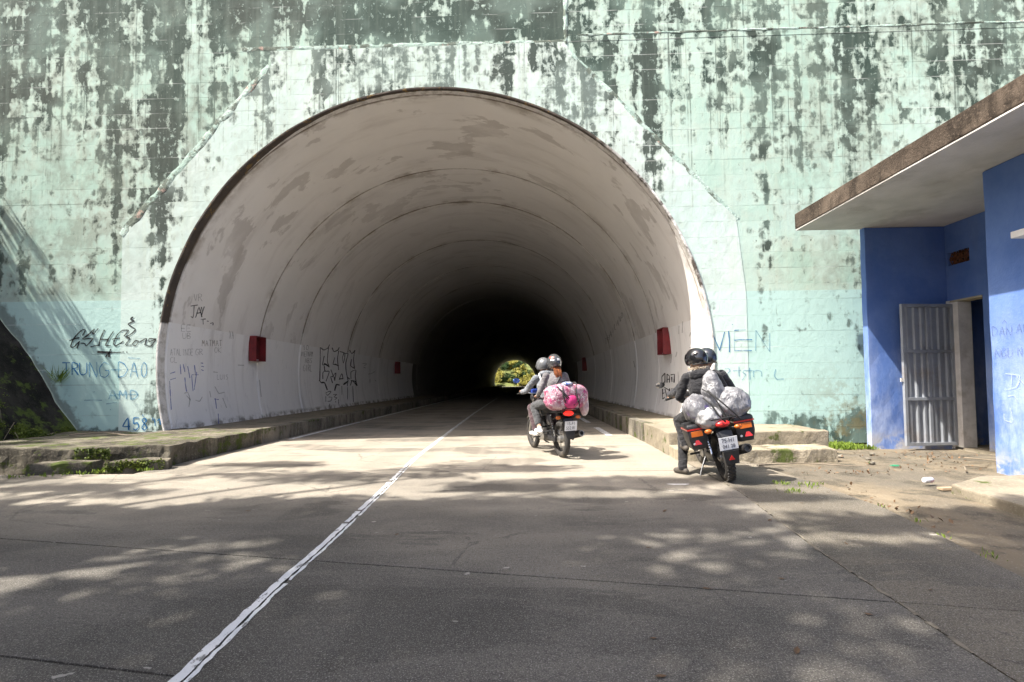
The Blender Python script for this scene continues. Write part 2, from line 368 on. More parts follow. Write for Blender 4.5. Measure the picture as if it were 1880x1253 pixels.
def leaf_mat(name, a, b, k=.6, trans=.35):
    m = Mat(name)
    oi = m.n.new('ShaderNodeNewGeometry')
    rn = oi.outputs['Random Per Island']
    c = m.mix(m.ss(m.noise(k, 3, .6), .35, .65), a, b)
    c = m.mix(m.mul(m.ss(rn, .55, 1.), .55), c, tuple(min(1, q*1.8) for q in b))
    c = m.mix(m.mul(m.ss(rn, .4, 0.), .5), c, tuple(q*.45 for q in a))
    m.done(c, .6, 0, .3)
    tr = m.n.new('ShaderNodeBsdfTranslucent'); m.put(tr.inputs[0], c)
    mx = m.n.new('ShaderNodeMixShader'); mx.inputs[0].default_value = trans
    m.l.new(m.b.outputs[0], mx.inputs[1]); m.l.new(tr.outputs[0], mx.inputs[2]); m.l.new(mx.outputs[0], m.out.inputs[0]); return m.m
M_LEAF = leaf_mat('leaf_green', (.045, .085, .02), (.09, .14, .03))
M_LEAFY = leaf_mat('leaf_yellow_green', (.30, .30, .06), (.48, .44, .14), .25)
M_LEAFD = leaf_mat('leaf_dark_green', (.03, .065, .025), (.06, .11, .035), .4)
M_GRASS = leaf_mat('grass_green', (.10, .16, .02), (.22, .30, .05), 3)
M_MOSS = leaf_mat('moss_green', (.05, .075, .010), (.12, .15, .02), 4, .1)
M_BARK = simple('bark', (.09, .07, .05), .9, var=.4, k=8, bump=.03)
M_DRY = leaf_mat('dry_leaf_brown', (.10, .06, .035), (.18, .11, .06), 5, .1)
# ------------------------------------------------------------------ the setting
def interp(tab, y):
    if y <= tab[0][0]: return tab[0][1]
    for (a, va), (b, vb) in zip(tab, tab[1:]):
        if y <= b: return va+(vb-va)*(y-a)/(b-a)
    return tab[-1][1]
def roughen(o, size, amp, k=3., seed=0):
    bm = bmesh.new(); bm.from_mesh(o.data)
    for _ in range(6):
        es = [e for e in bm.edges if e.calc_length() > size]
        if not es: break
        bmesh.ops.subdivide_edges(bm, edges=es, cuts=1, use_grid_fill=True)
        if len(bm.verts) > 20000: break
    bmesh.ops.triangulate(bm, faces=[f for f in bm.faces if len(f.verts) > 4])
    for v in bm.verts:
        n = mnoise.noise_vector(Vector(v.co)*k+Vector((seed, seed*1.7, 3)))+.5*mnoise.noise_vector(Vector(v.co)*k*3.1+Vector((seed, 0, 9)))
        v.co += n*amp
    bm.to_mesh(o.data); bm.free(); o.data.update(); return o

D = 9.5                                    # the facade stands 9.5 m ahead
TX, TZ, TR = -1.78, 1.62, 5.42             # centre and radius of the bore
b = MB(); b.add([(-400, -400, -.09), (400, -400, -.09), (400, 900, -.09), (-400, 900, -.09)], [(0, 1, 2, 3)])
tag(b.build('ground', M_DIRT), kind='structure')

CL = [(-6, -1.0), (0, -1.30), (2, -1.388), (2.8, -1.444), (3.7, -1.47), (5.4, -1.556), (7.65, -1.695), (12.4, -1.78), (19, -1.86), (30, -1.87), (140, -1.87)]
RJ = [(-6, 1.7), (0, 1.86), (2.2, 1.95), (2.66, 2.0), (3.46, 2.06), (5.36, 2.33), (7.3, 2.40), (140, 2.40)]
RE = [(-6, 2.7), (0, 2.9), (3.08, 3.0), (3.7, 3.14), (4.7, 3.36), (5.9, 3.38), (7.4, 3.3)]
road = empty('road'); tag(road, kind='structure')
rows = [(-6.5, -.17), (-1.6, -.17), (3.33, -.17), (6.62, .02), (9.05, .06)]+[(y, 0) for y in np.arange(13, 146, 4.5)]
def yl(row, x): return row[0]+row[1]*(x+1.4)
def slab(rowa, rowb, left, right, mat, name='slab', g=.0075):
    def corner(row, tab, dx, dy):
        y = row[0]
        for _ in range(3):
            x = interp(tab, y) if hasattr(tab, '__len__') else tab
            y = yl(row, x)
        return (x+dx, y+dy)
    poly = [corner(rowa, left, g, g), corner(rowa, right, -g, g)]
    if hasattr(right, '__len__'):
        ya, yb = poly[1][1], corner(rowb, right, -g, -g)[1]
        poly += [(x-g, y) for y, x in right if ya+.05 < y < yb-.05]
    poly += [corner(rowb, right, -g, -g), corner(rowb, left, g, -g)]
    if hasattr(left, '__len__'):
        yb, ya = poly[-1][1], poly[0][1]
        poly += [(x+g, y) for y, x in reversed(left) if ya+.05 < y < yb-.05]
    o = MB().prism(poly, -.085, 0).build(name, mat, road); return o
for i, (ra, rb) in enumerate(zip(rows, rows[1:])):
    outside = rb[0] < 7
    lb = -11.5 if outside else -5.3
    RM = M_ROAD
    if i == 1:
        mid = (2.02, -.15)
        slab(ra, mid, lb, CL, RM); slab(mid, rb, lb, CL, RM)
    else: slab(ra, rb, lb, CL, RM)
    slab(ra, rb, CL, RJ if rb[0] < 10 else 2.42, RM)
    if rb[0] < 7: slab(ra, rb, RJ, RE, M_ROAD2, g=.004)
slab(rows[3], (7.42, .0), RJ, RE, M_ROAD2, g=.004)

def strip(name, tab, o0, o1, y0, y1, step, label=None, jag=.006, z=.004, skip=None, parent=None, mat=None):
    b = MB(); y = y0; vs = []; rr = random.Random(int(o0*1000)+5)
    ys = np.arange(y0, y1+step, step)
    for y in ys:
        c = interp(tab, y) if hasattr(tab, '__len__') else tab
        vs += [(c+o0+rr.uniform(-jag, jag), y, z), (c+o1+rr.uniform(-jag, jag), y, z)]
    fs = [(2*i, 2*i+1, 2*i+3, 2*i+2) for i in range(len(ys)-1) if not (skip and skip(ys[i], rr))]
    return b.add(vs, fs).build(name, mat or M_PAINT, parent)
strip('painted_line', CL, -.052, -.006, -3, 38, .05, skip=lambda y, r: (y > 3.6 and r.random() < .12) , parent=road)
strip('painted_line', CL, .006, .029, -3, 38, .05, skip=lambda y, r: r.random() < (.08 if y < 4 else .16), parent=road)
strip('painted_line', -5.06, -.06, .06, 10.6, 60, .2, parent=road, skip=lambda y, r: r.random() < .06)
for y in np.arange(11.0, 60, 3.4): strip('painted_line', 1.93, -.075, .075, y, y+1.9, .12, parent=road, skip=lambda y, r: r.random() < .08)
strip('joint_filler', RJ, -.011, .009, -3, 7.3, .07, jag=.008, z=.0035, parent=road, mat=simple('sandy_joint_filler', (.17, .148, .112), .95, var=.3, k=14, bump=.01), skip=lambda y, r: r.random() < .25)
b = MB(); pts = []
for k in range(14):
    a = 2*math.pi*k/14; pts.append((1.80+.115*math.cos(a)*(1+.3*math.sin(3*a)), 5.78+.05*math.sin(a)*(1+.4*math.cos(2*a)), .004))
b.add(pts, [tuple(range(14))]).build('paint_spill', simple('white_spill', (.72, .71, .69), .6), road)

# yard beside the hut: dirt-covered old concrete, gently uneven
vs, fs = [], []; nx, ny = 60, 90
for j in range(ny+1):
    y = -5+14.48*j/ny
    for i in range(nx+1):
        x = interp(RE, y)+.005 if y < 7.4 else 2.45
        x = x+(11-x)*(i/nx)**1.3
        z = -.028+.024*mnoise.noise((x*.9, y*.9, 0))+.012*mnoise.noise((x*3, y*3, 5))
        vs.append((x, y, min(z, .03)))
fs = [(j*(nx+1)+i, j*(nx+1)+i+1, (j+1)*(nx+1)+i+1, (j+1)*(nx+1)+i) for j in range(ny) for i in range(nx)]
tag(MB().add(vs, fs).build('yard', M_DIRT, smooth='all'), kind='structure')
o = MB().prism([(4.55, 5.42), (4.40, 4.45), (4.3, .5), (6.05, .5), (6.05, 5.95), (5.35, 5.9)], -.05, .075).build('apron', M_PLAT, bevel=.02)
roughen(o, .16, .014); tag(o, kind='structure')

# walkways and platforms on both sides of the road
def walkway(name, x0, x1, z, xk, y0):
    root = empty(name); tag(root, kind='structure')
    y = y0; rr = random.Random(3)
    while y < 60:
        L = rr.uniform(1.5, 2.3) if y < 30 else 8
        o = MB().box((min(xk, xk+(.22 if x0 < xk else -.22)*-1) if 0 else min(xk-.2, xk) if x1 <= xk+.01 else xk, y+.006, -.08), (xk if x1 <= xk+.01 else xk+.2, y+L-.006, z)).build('kerb_block', M_KERB, root, bevel=.012)
        if y < 22: roughen(o, .14, .010, seed=y)
        y += L
    b = MB(); a, c = (x0, xk-.206) if x1 <= xk+.01 else (xk+.206, x1)
    o = b.box((a, y0+.01, -.08), (c, 131, z-.012)).build('walkway_slab', M_PLAT, root)
    b = MB(); 
    MB().box((xk-.2 if x1 <= xk+.01 else xk, y+.006, -.08), (xk if x1 <= xk+.01 else xk+.2, 131, z)).build('kerb_block', M_KERB, root)
    return root
walkway('walkway_left', -7.4, -5.27, .30, -5.27, D+.35)
walkway('walkway_right', 2.40, 3.85, .37, 2.40, D+.35)
pl = empty('platform_left'); tag(pl, kind='structure')
o = MB().prism([(-8.9, D-.06), (-8.75, 6.80), (-7.2, 6.87), (-5.22, 7.10), (-5.27, 7.6), (-5.27, D+.34), (-7.15, D+.34), (-7.15, D-.06)], -.08, .30).build('platform_slab', M_STEP, pl, bevel=.02)
roughen(o, .12, .034, 2.8, 4)
o = MB().prism([(-6.68, 6.42), (-5.98, 6.66), (-6.0, 6.87), (-6.68, 6.82)], -.08, .15).build('step_block', M_STEP, pl, bevel=.02); roughen(o, .09, .028, 4.5, 1)
o = MB().prism([(-5.76, 6.66), (-5.08, 6.89), (-5.14, 7.08), (-5.78, 7.0)], -.08, .15).build('step_block', M_STEP, pl, bevel=.02); roughen(o, .09, .028, 4.5, 2)
pr = empty('platform_right'); tag(pr, kind='structure')
o = MB().prism([(2.36, 8.05), (4.95, 8.12), (4.98, D-.06), (3.7, D-.06), (3.7, D+.34), (2.40, D+.34)], -.08, .37).build('platform_slab', M_PLAT, pr, bevel=.02); roughen(o, .13, .017, 2.8, 7)
o = MB().prism([(2.33, 7.52), (4.66, 7.45), (4.70, 8.09), (2.36, 8.03)], -.08, .165).build('step_slab', concrete_mat('step_concrete', (.27, .235, .17), (.36, .315, .235), .28), pr, bevel=.02); roughen(o, .11, .02, 3.2, 8)

# ---------------------------------------------- facade, built course by course
fac = empty('tunnel_facade', (0, 0, 0))
tag(fac, 'tall mint green concrete portal wall with dark peeling stains around the tunnel mouth', 'wall')
SURL = [(-1, -8.0), (4.25, -8.0), (7.62, -5.0), (7.93, -5.02)]      # z, x of the pale surround's edges
SURR = [(-1, 4.32), (2.85, 4.32), (4.32, 4.17), (7.68, 1.06), (7.93, .92)]
ZTOP = 7.93
def archx(z, s):
    q = (TR+.03)**2-(z-TZ)**2
    return None if q <= 0 else TX+s*math.sqrt(q)
def course_mesh(z0, z1, lf, rf, y, mat, name, n=5, depth=.10):
    zs = [z0+(z1-z0)*i/n for i in range(n+1)]
    apex = TZ+TR+.03
    if z0 < apex < z1: zs = sorted(zs+[apex-q for q in (.0002, .002, .006, .015, .03, .06, .1, .15) if apex-q > z0])
    front = []
    for z in zs:
        a, c = lf(z), rf(z)
        if c-a < 1e-4: c = a+1e-4
        front.append((a, c, z))
    k = len(front); b = MB(); vs = []
    for a, c, z in front: vs += [(a, y, z), (c, y, z)]
    for a, c, z in front: vs += [(a, y+depth, z), (c, y+depth, z)]
    fs = []
    for i in range(k-1):
        fs += [(2*i, 2*i+1, 2*i+3, 2*i+2), (2*k+2*i, 2*k+2*i+2, 2*k+2*i+3, 2*k+2*i+1), (2*i, 2*i+2, 2*k+2*i+2, 2*k+2*i), (2*i+1, 2*k+2*i+1, 2*k+2*i+3, 2*i+3)]
    fs += [(0, 2*k, 2*k+1, 1), (2*k-2, 2*k-1, 4*k-1, 4*k-2)]
    b.add(vs, fs); return b.build(name, mat, fac)
CH = .305; rc = random.Random(21)
for i in range(34):
    z0, z1 = i*CH+.0007, (i+1)*CH-.0007
    if z0 > 10.0: break
    up = 0
    j = lambda: rc.uniform(-.0008, .0008)
    sl_ = (lambda z: interp(SURL, z)); sr_ = (lambda z: interp(SURR, z))
    if z1 < ZTOP+.15:
        al = lambda z: (archx(z, -1) if archx(z, -1) is not None else TX)
        ar = lambda z: (archx(z, 1) if archx(z, 1) is not None else TX)
        course_mesh(z0, z1, lambda z: -24, sl_, D+j(), M_FAC, 'concrete_course')
        course_mesh(z0, z1, sr_, lambda z: 20, D+j(), M_FAC, 'concrete_course')
        yy = D-.007+j()*.5
        course_mesh(z0, z1, sl_, al, yy, M_SUR, 'surround_course', depth=.14); course_mesh(z0, z1, ar, sr_, yy, M_SUR, 'surround_course', depth=.14)
    else:
        course_mesh(z0, z1, lambda z: -24, lambda z: .925, D+up+j(), M_FAC, 'concrete_course', 2)
        course_mesh(z0, z1, lambda z: .965, lambda z: 20, D+up-.004+j(), M_FAC, 'concrete_course', 2)
MB().box((-24, D-.006, 10.0*1.037), (20, D+.1, 13.5)).build('upper_wall', M_FAC, fac)
tag(fac.children[-1], kind='stuff')
# solid concrete behind the courses, so that the joints are dark
def ring_face(y, r0, x0, x1, z1, mat, name):
    n = 72; A = [(-math.pi*.12)+i*(math.pi*1.24)/n for i in range(n+1)]
    vs = [(TX+r0*math.cos(a), y, TZ+r0*math.sin(a)) for a in A]
    outer = []
    for a in A:
        c, s = math.cos(a), math.sin(a); t = min((x1-TX)/c if c > 1e-6 else 1e9, (x0-TX)/c if c < -1e-6 else 1e9, (z1-TZ)/s if s > 1e-6 else 1e9, (-2-TZ)/s if s < -1e-6 else 1e9)
        outer.append((TX+t*c, y, TZ+t*s))
    m_ = len(vs); return MB().add(vs+outer, [(i, i+1, m_+i+1, m_+i) for i in range(m_-1)]).build(name, mat, fac)
ring_face(D+.085, TR+.004, -24, 20, 13.4, M_GAP, 'backing')
# weathered ribs on the surround's diagonals, ledge and upright seam
def rib(p0, p1, wdt, prot, mat, name='rib', amp=.02, seed=0):
    p0, p1 = Vector((p0[0], 0, p0[1])), Vector((p1[0], 0, p1[1])); d = (p1-p0).normalized(); n = Vector((-d.z, 0, d.x)); L = (p1-p0).length
    k = max(2, int(L/.06)); vs = []; fs = []
    for i in range(k+1):
        c = p0+d*L*i/k
        for u, pr_ in ((-.5, 0), (-.32, .8), (.1, 1.), (.5, .15)):
            q = c+n*wdt*u*(1+.5*mnoise.noise((i*.31, u*3, seed))); y = D-.010-prot*pr_*(1+.9*mnoise.noise((i*.23, u*5, seed+4)))+.012
            vs.append((q.x, y, q.z))
    for i in range(k):
        for j in range(3): fs.append((4*i+j, 4*i+j+1, 4*i+5+j, 4*i+4+j))
    return MB().add(vs, fs).build(name, mat, fac, smooth=True)
def ribmat():
    m = Mat('broken_rib_plaster'); P = m.pos()
    c = m.mix(m.ss(m.noise(3, 5, .65), .4, .6), (.36, .50, .43), (.47, .59, .53))
    c = m.mix(m.ss(m.noise(2.3, 6, .7), .47, .56), c, (.12, .15, .12)); c = m.mix(m.ss(m.noise(3.6, 5, .7, m.sc(P, (1, 1, 1), (4, 4, 4))), .59, .66), c, (.42, .30, .25))
    m.bump(m.noise(14, 6, .7), .03); return m.done(c, .9)
M_RIB = ribmat()
rib((-8.02, 4.22), (-5.02, 7.62), .17, .013, M_RIB, seed=1); rib((4.19, 4.30), (1.06, 7.66), .13, .010, M_RIB, seed=2)
rib((-5.6, 7.99), (.9, 7.945), .10, .006, M_RIB, 'ledge', seed=3); rib((.98, 8.06), (12, 8.05), .06, .012, M_RIB, 'ledge', seed=5)
rib((.945, 7.9), (.945, 10.3), .10, .016, M_RIB, 'seam', seed=7)

# ---------------------------------------------- bore: lining rings, rim
bore = empty('tunnel_bore', (TX, 0, 0)); bore.location = (0, 0, 0)
tag(bore, 'long arched tunnel lining of off-white painted concrete rings with brown joints', 'tunnel')
def arc_ring(y0, y1, r, mat, name, a0=-.27, a1=math.pi+.27, n=96, lip=.0, dz=0, dx=0, parent=None):
    vs, fs = [], []; secs = [(y0, r+lip), (y0+.03, r), (y1-.03, r), (y1, r+lip)] if lip else [(y0, r), (y1, r)]
    if y1-y0 > .5: 
        mid = [(y0+(y1-y0)*t, r) for t in (.25, .5, .75)]; secs = sorted(secs+mid)
    for y, rr in secs:
        for i in range(n+1):
            a = a0+(a1-a0)*i/n; w_ = .012*mnoise.noise((math.cos(a)*1.6, y*.35, math.sin(a)*1.6)) if y > D+.5 else 0
            vs.append((TX+dx+(rr+w_)*math.cos(a), y, TZ+dz+(rr+w_)*math.sin(a)))
    m_ = n+1
    for k in range(len(secs)-1):
        for i in range(n): fs.append((k*m_+i, k*m_+i+1, (k+1)*m_+i+1, (k+1)*m_+i))
    return MB().add(vs, fs).build(name, mat, parent or bore, smooth=True)
RINGS = [(y0, TR+(.0 if i == 0 else rc.uniform(-.012, .012))) for i, y0 in enumerate(JOINTS[:-1])]
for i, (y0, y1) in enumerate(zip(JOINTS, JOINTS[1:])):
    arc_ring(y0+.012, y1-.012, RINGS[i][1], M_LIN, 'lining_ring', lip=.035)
arc_ring(D+.02, 130.2, TR+.055, M_GAP, 'backing')
# the weathered end of the lining stands slightly proud of the wall
vs, fs = [], []; n = 110; a0, a1 = -.27, math.pi+.27
prof = [(D-.012, .050), (D-.030, .044), (D-.034, .012), (D-.026, 0), (D+.15, 0), (D+.16, .02)]
for y, q in prof:
    for i in range(n+1):
        a = a0+(a1-a0)*i/n; k_ = .016*mnoise.noise((a*9, y*3, 2))*(1 if q > .01 else .4)
        vs.append((TX+(TR+q+k_*.5)*math.cos(a), y, TZ+(TR+q+k_*.5)*math.sin(a)))
for k in range(len(prof)-1):
    for i in range(n): fs.append((k*(n+1)+i, k*(n+1)+i+1, (k+1)*(n+1)+i+1, (k+1)*(n+1)+i))
def rimmat():
    m = Mat('lining_end'); o = m.xyz(); P = m.pos()
    dark = m.mix(m.noise(4, 5, .65), (.05, .042, .036), (.12, .10, .085)); dark = m.mix(m.ss(m.noise(5, 5, .7), .56, .66), dark, (.22, .145, .06))
    pale = m.mix(m.ss(m.noise(6, 5, .7), .45, .62), (.70, .68, .655), (.48, .46, .43))
    zz = m.add(o[2], m.mul(m.noise(3, 3), .06))
    lo = m.ss(zz, 2.45, 2.5, 1, 0)
    wid = m.add(m.ss(o[0], -3.2, -6.4, .035, .17), m.mul(m.add(m.noise(3, 4, .7), -.5), .05)); lo = m.math('MAXIMUM', lo, m.ss(m.math('SUBTRACT', m.add(o[1], -D), wid), -.006, .006))
    right = m.mul(m.ss(o[0], 1.0, 2.6), m.ss(m.noise(2.5, 4, .7), .38, .55)); lo = m.math('MAXIMUM', lo, right)
    m.bump(m.noise(20, 5, .7), .02); return m.done(m.mix(lo, dark, pale), .9, 0, .2)
MB().add(vs, fs).build('rim', rimmat(), bore, smooth=True)

# red fire-point boxes on the lining
def redbox(x, y0, y1, z0, z1, side, label):
    root = empty('fire_box', (x, (y0+y1)/2, z0)); tag(root, label, 'box', 'red fire boxes along the tunnel walls')
    w_, h_, d_ = y1-y0, z1-z0, .20; s = side; t = .018
    back = MB().box((min(s*.02, s*.03), -w_/2+t+.001, t+.001), (max(s*.02, s*.03), w_/2-t-.001, h_-t-.001)).build('back_panel', M_REDIN, root)
    for a, c, nm in (((0, -w_/2, 0), (s*d_, -w_/2+t, h_), 'side_panel'), ((0, w_/2-t, 0), (s*d_, w_/2, h_), 'side_panel'), ((0, -w_/2+t+.001, h_-t), (s*d_, w_/2-t-.001, h_), 'top_panel'), ((0, -w_/2+t+.001, 0), (s*d_, w_/2-t-.001, t), 'bottom_panel')):
        lo_ = (min(a[0], c[0]), a[1], a[2]); hi_ = (max(a[0], c[0]), c[1], c[2])
        MB().box(lo_, hi_).build(nm, M_RED, root, bevel=.004)
    MB().box((min(0, s*.12), -w_/2+.05, .10), (max(0, s*.12), -w_/2+.12, .13)).build('latch', M_REDIN, root)
    MB().box((min(s*.05, s*.16), -w_/2+.06, t+.002), (max(s*.05, s*.16), -w_/2+.20, t+.02)).build('paper_scrap', M_WHITE, root)
    MB().tube([(s*.1, w_/2-.03, h_+.002), (s*.1, w_/2-.03, h_+.02)], .012, 6).build('bolt', M_REDIN, root)
redbox(-7.16, 12.62, 13.12, 1.82, 2.48, 1, 'red open fire box on the left wall nearest the tunnel mouth')
redbox(3.63, 12.0, 12.5, 1.85, 2.5, -1, 'red open fire box on the right wall nearest the tunnel mouth')
redbox(-7.16, 27.4, 27.95, 1.75, 2.42, 1, 'dim red fire box deeper in the tunnel on the left wall')
redbox(3.63, 27.4, 27.95, 1.8, 2.55, -1, 'dim red fire box deeper in the tunnel on the right wall')

# bank on the left
vs, fs = [], []; ny, nt = 70, 46
for j in range(ny+1):
    y = -6+15.55*j/ny
    xf = -8.55+.25*max(0, (9.5-y)/9.5)+(-.45 if y < 4 else 0)*min(1, (4-y)/3 if y < 4 else 0)
    for i in range(nt+1):
        t = 9.5*i/nt
        dsp = .10*mnoise.noise((y*.8, t*.8, 1))+.05*mnoise.noise((y*2.7, t*2.7, 4))+.02*mnoise.noise((y*8, t*8, 4))
        vs.append((xf-t*.575+dsp, min(y, D-.012), -.1+t*.818+dsp*.5))
fs = [(j*(nt+1)+i, (j+1)*(nt+1)+i, (j+1)*(nt+1)+i+1, j*(nt+1)+i+1) for j in range(ny) for i in range(nt)]
bank = MB().add(vs, fs).build('bank', M_BANK, smooth='all'); tag(bank, kind='structure')
def bankpt(y, t): 
    xf = -8.55+.25*max(0, (9.5-y)/9.5); return Vector((xf-t*.575, y, -.1+t*.818))
# hillside over the tunnel and far hill
vs, fs = [], []; nx, ny = 40, 40
for j in range(ny+1):
    y = D+.12+(118)*j/ny
    for i in range(nx+1):
        x = -90+180*i/nx; z = 13.4+14*math.sin(min(1, (y-D)/110)*math.pi*.9)+1.5*mnoise.noise((x*.06, y*.06, 0)) if j else 13.45
        vs.append((x, y, z))
fs = [(j*(nx+1)+i, j*(nx+1)+i+1, (j+1)*(nx+1)+i+1, (j+1)*(nx+1)+i) for j in range(ny) for i in range(nx)]
tag(MB().add(vs, fs).build('hill', simple('hill_green', (.06, .09, .03), .95, k=.5), smooth='all'), kind='structure')
vs, fs = [], []; nx, ny = 50, 30
def farz(x, y): return max(-.05, (y-137-.02*(x+2)**2*0)*.62)+1.2*mnoise.noise((x*.1, y*.1, 3))*min(1, max(0, (y-138)/6))
for j in range(ny+1):
    y = 134+60*j/ny
    for i in range(nx+1):
        x = -60+120*i/nx; vs.append((x, y, farz(x, y)))
fs = [(j*(nx+1)+i, j*(nx+1)+i+1, (j+1)*(nx+1)+i+1, (j+1)*(nx+1)+i) for j in range(ny) for i in range(nx)]
tag(MB().add(vs, fs).build('far_hillside', simple('far_hill_green', (.12, .14, .04), .95, k=.4), smooth='all'), kind='structure')
# ------------------------------------------------------------------ hut
HX, HA, HB, HC = 6.13, 8.86, 7.52, 6.05      # left end of the rear wall, its y, door wall x, front block x
CEND = 6.52                                  # far end of the front block
ZR = 3.9
RX, RY = 4.98, 8.97
hut = empty('roadside_hut', (HX, HA, 0))
tag(hut, 'blue painted roadside hut with flat concrete roof and open grey metal door', 'hut'); hut.location = (0, 0, 0)
o = MB().box((HX, HA, -.08), (HB+.2, 8.985, ZR-.002)).build('wall', M_BLUE, hut, bevel=.012); roughen(o, .35, .008, 2)
DY0, DY1, DZ = 8.20, 8.80, 2.56
# door wall: pieces around the opening
MB().box((HB, DY1+.06, -.08), (HB+.2, HA-.003, ZR-.002)).build('wall', M_BLUE, hut)
VY0, VY1, VZ0, VZ1 = 8.40, 8.82, 3.17, 3.40
MB().box((HB, CEND-.3, -.08), (HB+.2, DY0, ZR-.002)).build('wall', M_BLUE, hut)
MB().box((HB, DY0, DZ), (HB+.2, DY1+.06, VZ0)).build('wall', M_BLUE, hut)
MB().box((HB, DY0, VZ1), (HB+.2, DY1+.06, ZR-.002)).build('wall', M_BLUE, hut)
MB().box((HB, DY0, VZ0), (HB+.2, VY0, VZ1)).build('wall', M_BLUE, hut); MB().box((HB, VY1, VZ0), (HB+.2, DY1+.06, VZ1)).build('wall', M_BLUE, hut)
# vent with ornamental blocks
vent = empty('vent_grille', parent=hut)
M_VENT = simple('rusty_vent', (.12, .045, .02), .85, var=.5, k=20)
MB().box((HB+.14, VY0, VZ0), (HB+.16, VY1, VZ1)).build('vent_back', simple('vent_dark', (.012, .008, .006), .9), vent)
for k in range(4):
    a = VY0+(VY1-VY0)*(k+.5)/4; b = MB(); hw, hh = (VY1-VY0)/8, (VZ1-VZ0)/2; zc = (VZ0+VZ1)/2
    b.tube([(HB+.04, a-hw+.006, zc), (HB+.04, a, zc+hh-.01), (HB+.04, a+hw-.006, zc), (HB+.04, a, zc-hh+.01)], .010, 5, closed=True)
    b.box((HB+.02, a-hw-.006, VZ0), (HB+.06, a-hw+.006, VZ1)); b.tube([(HB+.04, a, zc-.03), (HB+.04, a, zc+.03)], .02, 6)
    b.build('vent_block', M_VENT, vent)
# white jamb
fr = empty('door_frame', parent=hut)
MB().box((HB-.03, DY1, -.02), (HB+.22, DY1+.058, DZ-.002)).build('jamb', M_WHITEWALL, fr, bevel=.006)
MB().box((HB-.02, DY1-.16, -.02), (HB+.21, DY1-.003, DZ-.04)).build('jamb_reveal', M_WHITEWALL, fr, bevel=.006)
MB().box((HB-.012, DY0+.004, DZ-.034), (HB+.21, DY1-.004, DZ-.004)).build('lintel', simple('lintel_dirty', (.40, .36, .26), .8), fr)
MB().box((HB+.02, DY0, 1.22), (HB+.06, DY0+.012, 1.30)).build('latch_plate', M_VENT, fr)
# room inside
MB().box((9.6, 5.2, -.05), (9.7, 9.2, ZR-.004)).build('inner_wall', M_BLUE, hut)
MB().box((HB+.21, 9.0, -.05), (9.59, 9.18, ZR-.004)).build('inner_wall', M_BLUE, hut)
MB().box((HB+.21, 5.2, -.05), (9.59, 5.3, ZR-.004)).build('inner_wall', M_BLUE, hut)
MB().box((HB-.02, 5.35, -.07), (9.59, 8.99, .02)).build('floor_slab', M_PLAT, hut)
# front block
o = MB().box((HC, .5, -.08), (HB+.25, CEND, ZR-.002)).build('wall', M_BLUE, hut, bevel=.015); roughen(o, .4, .008, 2, 5)
# porch floor
# roof
o = MB().box((RX+.01, .3, ZR), (11, RY-.01, ZR+.02)).build('soffit', M_SOFF, hut)
o = MB().box((RX, .28, ZR+.022), (11, RY, ZR+.30)).build('roof_slab', M_ROOF, hut, bevel=.015); roughen(o, .3, .006, .8, 2)
o = MB().box((HC-.26, 2.4, 2.84), (HC+.02, 5.93, 2.92)).build('window_canopy', M_WHITE, hut, bevel=.008)
# metal door, swung open against the rear wall
hin = Vector((HB-.02, DY1-.02, .05)); tip = Vector((6.545, 8.67, .05)); dv = tip-hin; L = dv.length
dr = empty('door', hin, math.atan2(dv.y, dv.x), parent=hut); HD = 2.44
dr.rotation_euler = (0, 0, math.atan2(dv.y, dv.x))
th = .045
def rail(x0, x1, z0, z1, yy=(.0, th)): MB().box((x0, yy[0], z0), (x1, yy[1], z1)).build('rail', M_GREYM, dr, bevel=.004)
zs = [0, .80, 1.62, HD]; fw = .055
rail(0, fw, 0, HD); rail(L-fw, L, 0, HD)
rail(fw+.001, L-fw-.001, HD-fw, HD); rail(fw+.001, L-fw-.001, 0, fw)
for z in zs[1:3]: rail(fw+.001, L-fw-.001, z-fw/2, z+fw/2)
mx_ = L*.5
for k in range(3):
    za = fw+.001 if k == 0 else zs[k]+fw/2+.001; zb = HD-fw-.001 if k == 2 else zs[k+1]-fw/2-.001
    rail(mx_-fw/2, mx_+fw/2, za, zb)
    for x0, x1 in ((fw+.001, mx_-fw/2-.001), (mx_+fw/2+.001, L-fw-.001)):
        w_ = x1-x0; pr_ = []                       # pressed sheet with raised ribs
        for q in range(3):
            c = x0+w_*(q+.5)/3
            pr_ += [(c-w_*.09, .008), (c-w_*.04, .030), (c+w_*.04, .030), (c+w_*.09, .008)]
        pr_ = [(x0, .008)]+pr_+[(x1, .008)]
        pr_ = [(x, th-y) for x, y in pr_] if 0 else pr_
        vs = []
        for x, y in pr_: vs += [(x, y, za), (x, y, zb)]
        vs2 = [(x, y-.004, z) for x, y, z in vs]; k_ = len(vs)
        fs = [(2*i, 2*i+2, 2*i+3, 2*i+1) for i in range(len(pr_)-1)]
        MB().add(vs+vs2, fs+[tuple(k_+q for q in reversed(f)) for f in fs]).build('door_panel', M_GREYM, dr)
for z in (.35, 1.95): MB().tube([(-.012, th/2, z), (-.012, th/2, z+.11)], .014, 8).build('hinge', M_VENT, dr)
MB().box((L-.01, .01, 1.10), (L+.045, .03, 1.16)).build('lock_tab', M_WHITEWALL, dr)
